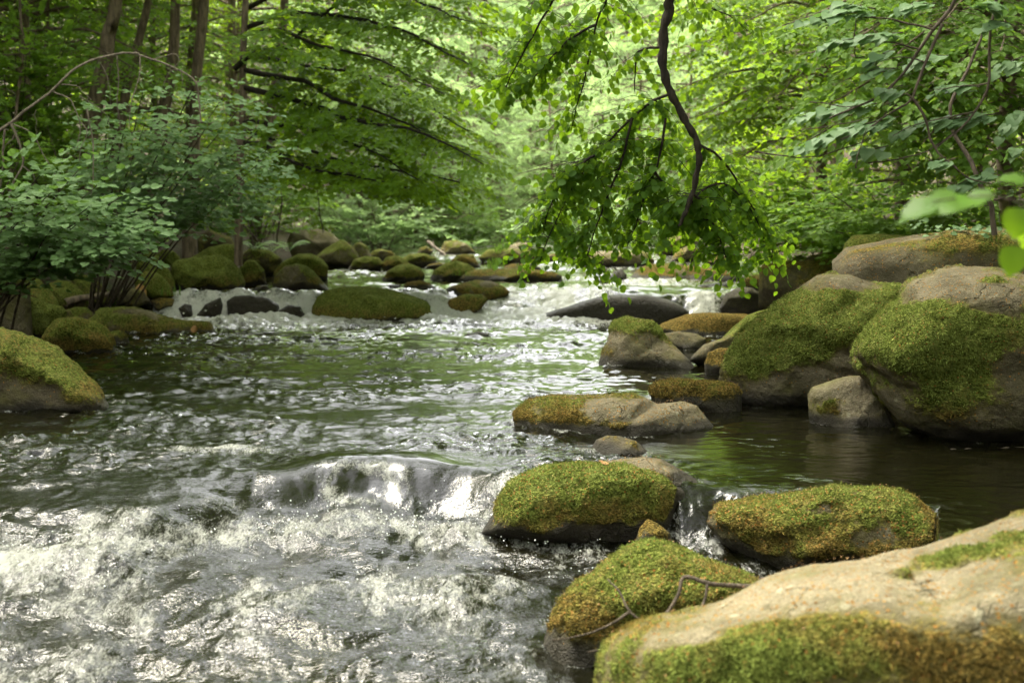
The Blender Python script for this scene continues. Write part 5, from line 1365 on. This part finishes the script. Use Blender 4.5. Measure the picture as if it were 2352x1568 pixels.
# ------------------------------------------------------------------ moss fur on the nearer stones
def moss_material():
    t = NT('moss_fur')
    rnd = t.n('NewGeometry').outputs['Random Per Island']
    pos = t.n('NewGeometry').outputs['Position']
    hue = t.attr('hue')
    c = t.mix(t.math('ADD', t.math('MULTIPLY', rnd, .5), t.math('MULTIPLY', t.step(t.noise(pos, 14.0, 4, .65), .35, .68), .6)), (0.050, 0.060, 0.010), (0.215, 0.240, 0.055))
    b = t.mix(rnd, (0.06, 0.042, 0.011), (0.23, 0.140, 0.035))
    c = t.mix(t.step(t.math('ADD', t.math('MULTIPLY', hue, .9), t.math('MULTIPLY', t.math('SUBTRACT', t.noise(pos, 9.0, 4, .6), .5), 1.3)), .25, .75), c, b)
    c = t.mix(1.0, c, (1.16, 1.28, 1.3), 'MULTIPLY')
    p = t.n('BsdfPrincipled', Roughness=.9); t.set(p.inputs['Base Color'], c); p.inputs['Specular IOR Level'].default_value = .02
    tl = t.n('BsdfTranslucent'); t.set(tl.inputs['Color'], c)
    return t.done(t.mixs(.3, p.outputs[0], tl.outputs[0]))
M['fur'] = moss_material()
def fur(entry, n, ln, nl):
    o, V, F, m, hgt, lit = entry
    rng = np.random.RandomState(len(V) + int(V[0, 0] * 100) % 100)
    A = V[F]; fn = np.cross(A[:, 1] - A[:, 0], A[:, 2] - A[:, 0]); ar = np.linalg.norm(fn, axis=1)
    fn = fn / (ar[:, None] + 1e-12)
    mm = m[F].mean(1); hh = hgt[F].mean(1); ll = lit[F].mean(1)
    face = (fn * (np.array([0, 0, CAM_Z]) - A[:, 0])).sum(1)
    base = np.array(o.location[:])
    wgt = ar * sstep(.45, .95, mm) * (hh > .05) * (face > -.6)
    if wgt.sum() > 0:
        idx = rng.choice(len(F), n, p=wgt / wgt.sum())
        r1, r2 = np.sqrt(rng.rand(n)), rng.rand(n)
        P = A[idx, 0] * (1 - r1)[:, None] + A[idx, 1] * (r1 * (1 - r2))[:, None] + A[idx, 2] * (r1 * r2)[:, None]
        N = fn[idx]
        T = np.cross(N, rng.normal(size=(n, 3))); T /= np.linalg.norm(T, axis=1)[:, None] + 1e-9
        l = ln * rng.uniform(.5, 1.3, n)[:, None]
        tip = P + N * l + rng.normal(size=(n, 3)) * l * .45 - np.array([0, 0, .25]) * l
        Vv = np.stack([P - T * l * .28, P + T * l * .28, tip], 1).reshape(-1, 3)
        hue = np.repeat(np.interp(np.arange(n), [0, n], [0, 0]), 3)
        at = o.data.attributes['hue'].data; hv = np.zeros(len(V), np.float32); at.foreach_get('value', hv)
        hue = np.repeat(hv[F[idx, 0]], 3)
        q = link('moss', make_mesh('moss', Vv - base, [np.arange(3 * n).reshape(-1, 3)], dict(hue=hue), smooth=False), M['fur'], o)
        q['kind'] = 'stuff'
    wl = ar * np.clip(ll, 0, 1) * (hh > .04) * (face > -.6) * np.clip(fn[:, 2] + .1, 0, 1)
    if nl and wl.sum() > 0:
        n = nl
        idx = rng.choice(len(F), n, p=wl / wl.sum())
        P = A[idx].mean(1) + fn[idx] * .006 + rng.normal(size=(n, 3)) * .006
        N = fn[idx] + rng.normal(size=(n, 3)) * .4; N /= np.linalg.norm(N, axis=1)[:, None]
        T = np.cross(N, rng.normal(size=(n, 3))); T /= np.linalg.norm(T, axis=1)[:, None] + 1e-9
        B = np.cross(N, T); s = rng.uniform(.002, .0045, n)[:, None]
        Vv = np.stack([P - T * s, P + B * s * .55, P + T * s, P - B * s * .55], 1).reshape(-1, 3)
        q = link('bud_scales', make_mesh('bud_scales', Vv - base, [np.arange(4 * n).reshape(-1, 4)], smooth=False), M['litter'], o)
        q['kind'] = 'stuff'
dead_leaf('pale dead leaf at the foot of the low mossy rock', 312, 662, 18.2, .16, 1, (0.2, -.8, .5))
bpy.context.view_layer.update()
for i, (x, y, lab) in enumerate([(1560, 938, 'brown dead leaf on the bare right half of the flat rock'), (1395, 1068, 'brown dead leaf on the top edge of the pale green mossy boulder'), (1960, 1330, 'yellowed dead leaf on the tan slope of the huge front boulder'), (2250, 640, 'brown dead leaf on the bare crown of the great boulder'), (440, 752, 'yellow dead leaf on the tapering end of the long low rock')]):
    dg = bpy.context.evaluated_depsgraph_get()
    o_ = Vector((0, 0, CAM_Z)); hit, loc, nr, *_ = sc.ray_cast(dg, o_, (px(x, y, 5) - o_).normalized())
    if hit and loc.y < 20:
        q = (loc + nr * .012 - o_); d_ = q.y
        dead_leaf(lab, x, y, d_ , .045 if i < 4 else .08, 20 + i, tuple(nr))
for i, (e, n, ln, nl) in enumerate([(0, 9000, .009, 1200), (1, 6000, .009, 450), (2, 6000, .009, 600), (3, 7000, .009, 450), (7, 4000, .009, 600), (8, 2500, .010, 300), (9, 900, .010, 100), (10, 9000, .012, 800), (11, 9000, .012, 800), (12, 1800, .012, 120), (4, 200, .010, 200)]):
    fur(ROCKS[e], n, ln, nl)

# ------------------------------------------------------------------ drops thrown up where the water breaks
def spray(label, spots, seed):
    rng = np.random.RandomState(seed)
    T = np.array([(1, 0, 0), (-1, 0, 0), (0, 1, 0), (0, -1, 0), (0, 0, 1), (0, 0, -1)], float)
    F = np.array([(0, 2, 4), (2, 1, 4), (1, 3, 4), (3, 0, 4), (2, 0, 5), (1, 2, 5), (3, 1, 5), (0, 3, 5)])
    P, S = [], []
    for (x0, x1, y, dy, n, hgt, r) in spots:
        for _ in range(n):
            x = rng.uniform(x0, x1); yy = (y if y is not None else float(yweir(x)) - .42) + rng.normal(0, dy)
            P.append((x, yy, float(level(np.array([x]), np.array([yy]))[0]) + .01 + abs(rng.normal(0, hgt)))); S.append(r * rng.uniform(.4, 1.2))
    P, S = np.array(P), np.array(S)
    V = (P[:, None] + T[None] * S[:, None, None]).reshape(-1, 3)
    Fa = (F[None] + (np.arange(len(P)) * 6)[:, None, None]).reshape(-1, 3)
    t = NT('water_drop')
    p = t.n('BsdfPrincipled', Roughness=.15); p.inputs['Base Color'].default_value = (.75, .77, .72, 1)
    o = link('spray', make_mesh('spray', V, [Fa]), t.done(p))
    tag(o, label, kind='stuff')
spray('white drops thrown up along the rapids and the cascade', [(-2.4, .2, None, .10, 260, .03, .005), (-1.2, -.2, 6.85, .12, 160, .035, .005), (-2.4, -1.6, 5.9, .15, 120, .03, .005), (-4.2, -2.4, 18.0, .12, 160, .07, .010), (-1.8, .5, 17.75, .15, 160, .06, .010), (-1.4, .6, 6.0, .4, 160, .025, .004)], 4)
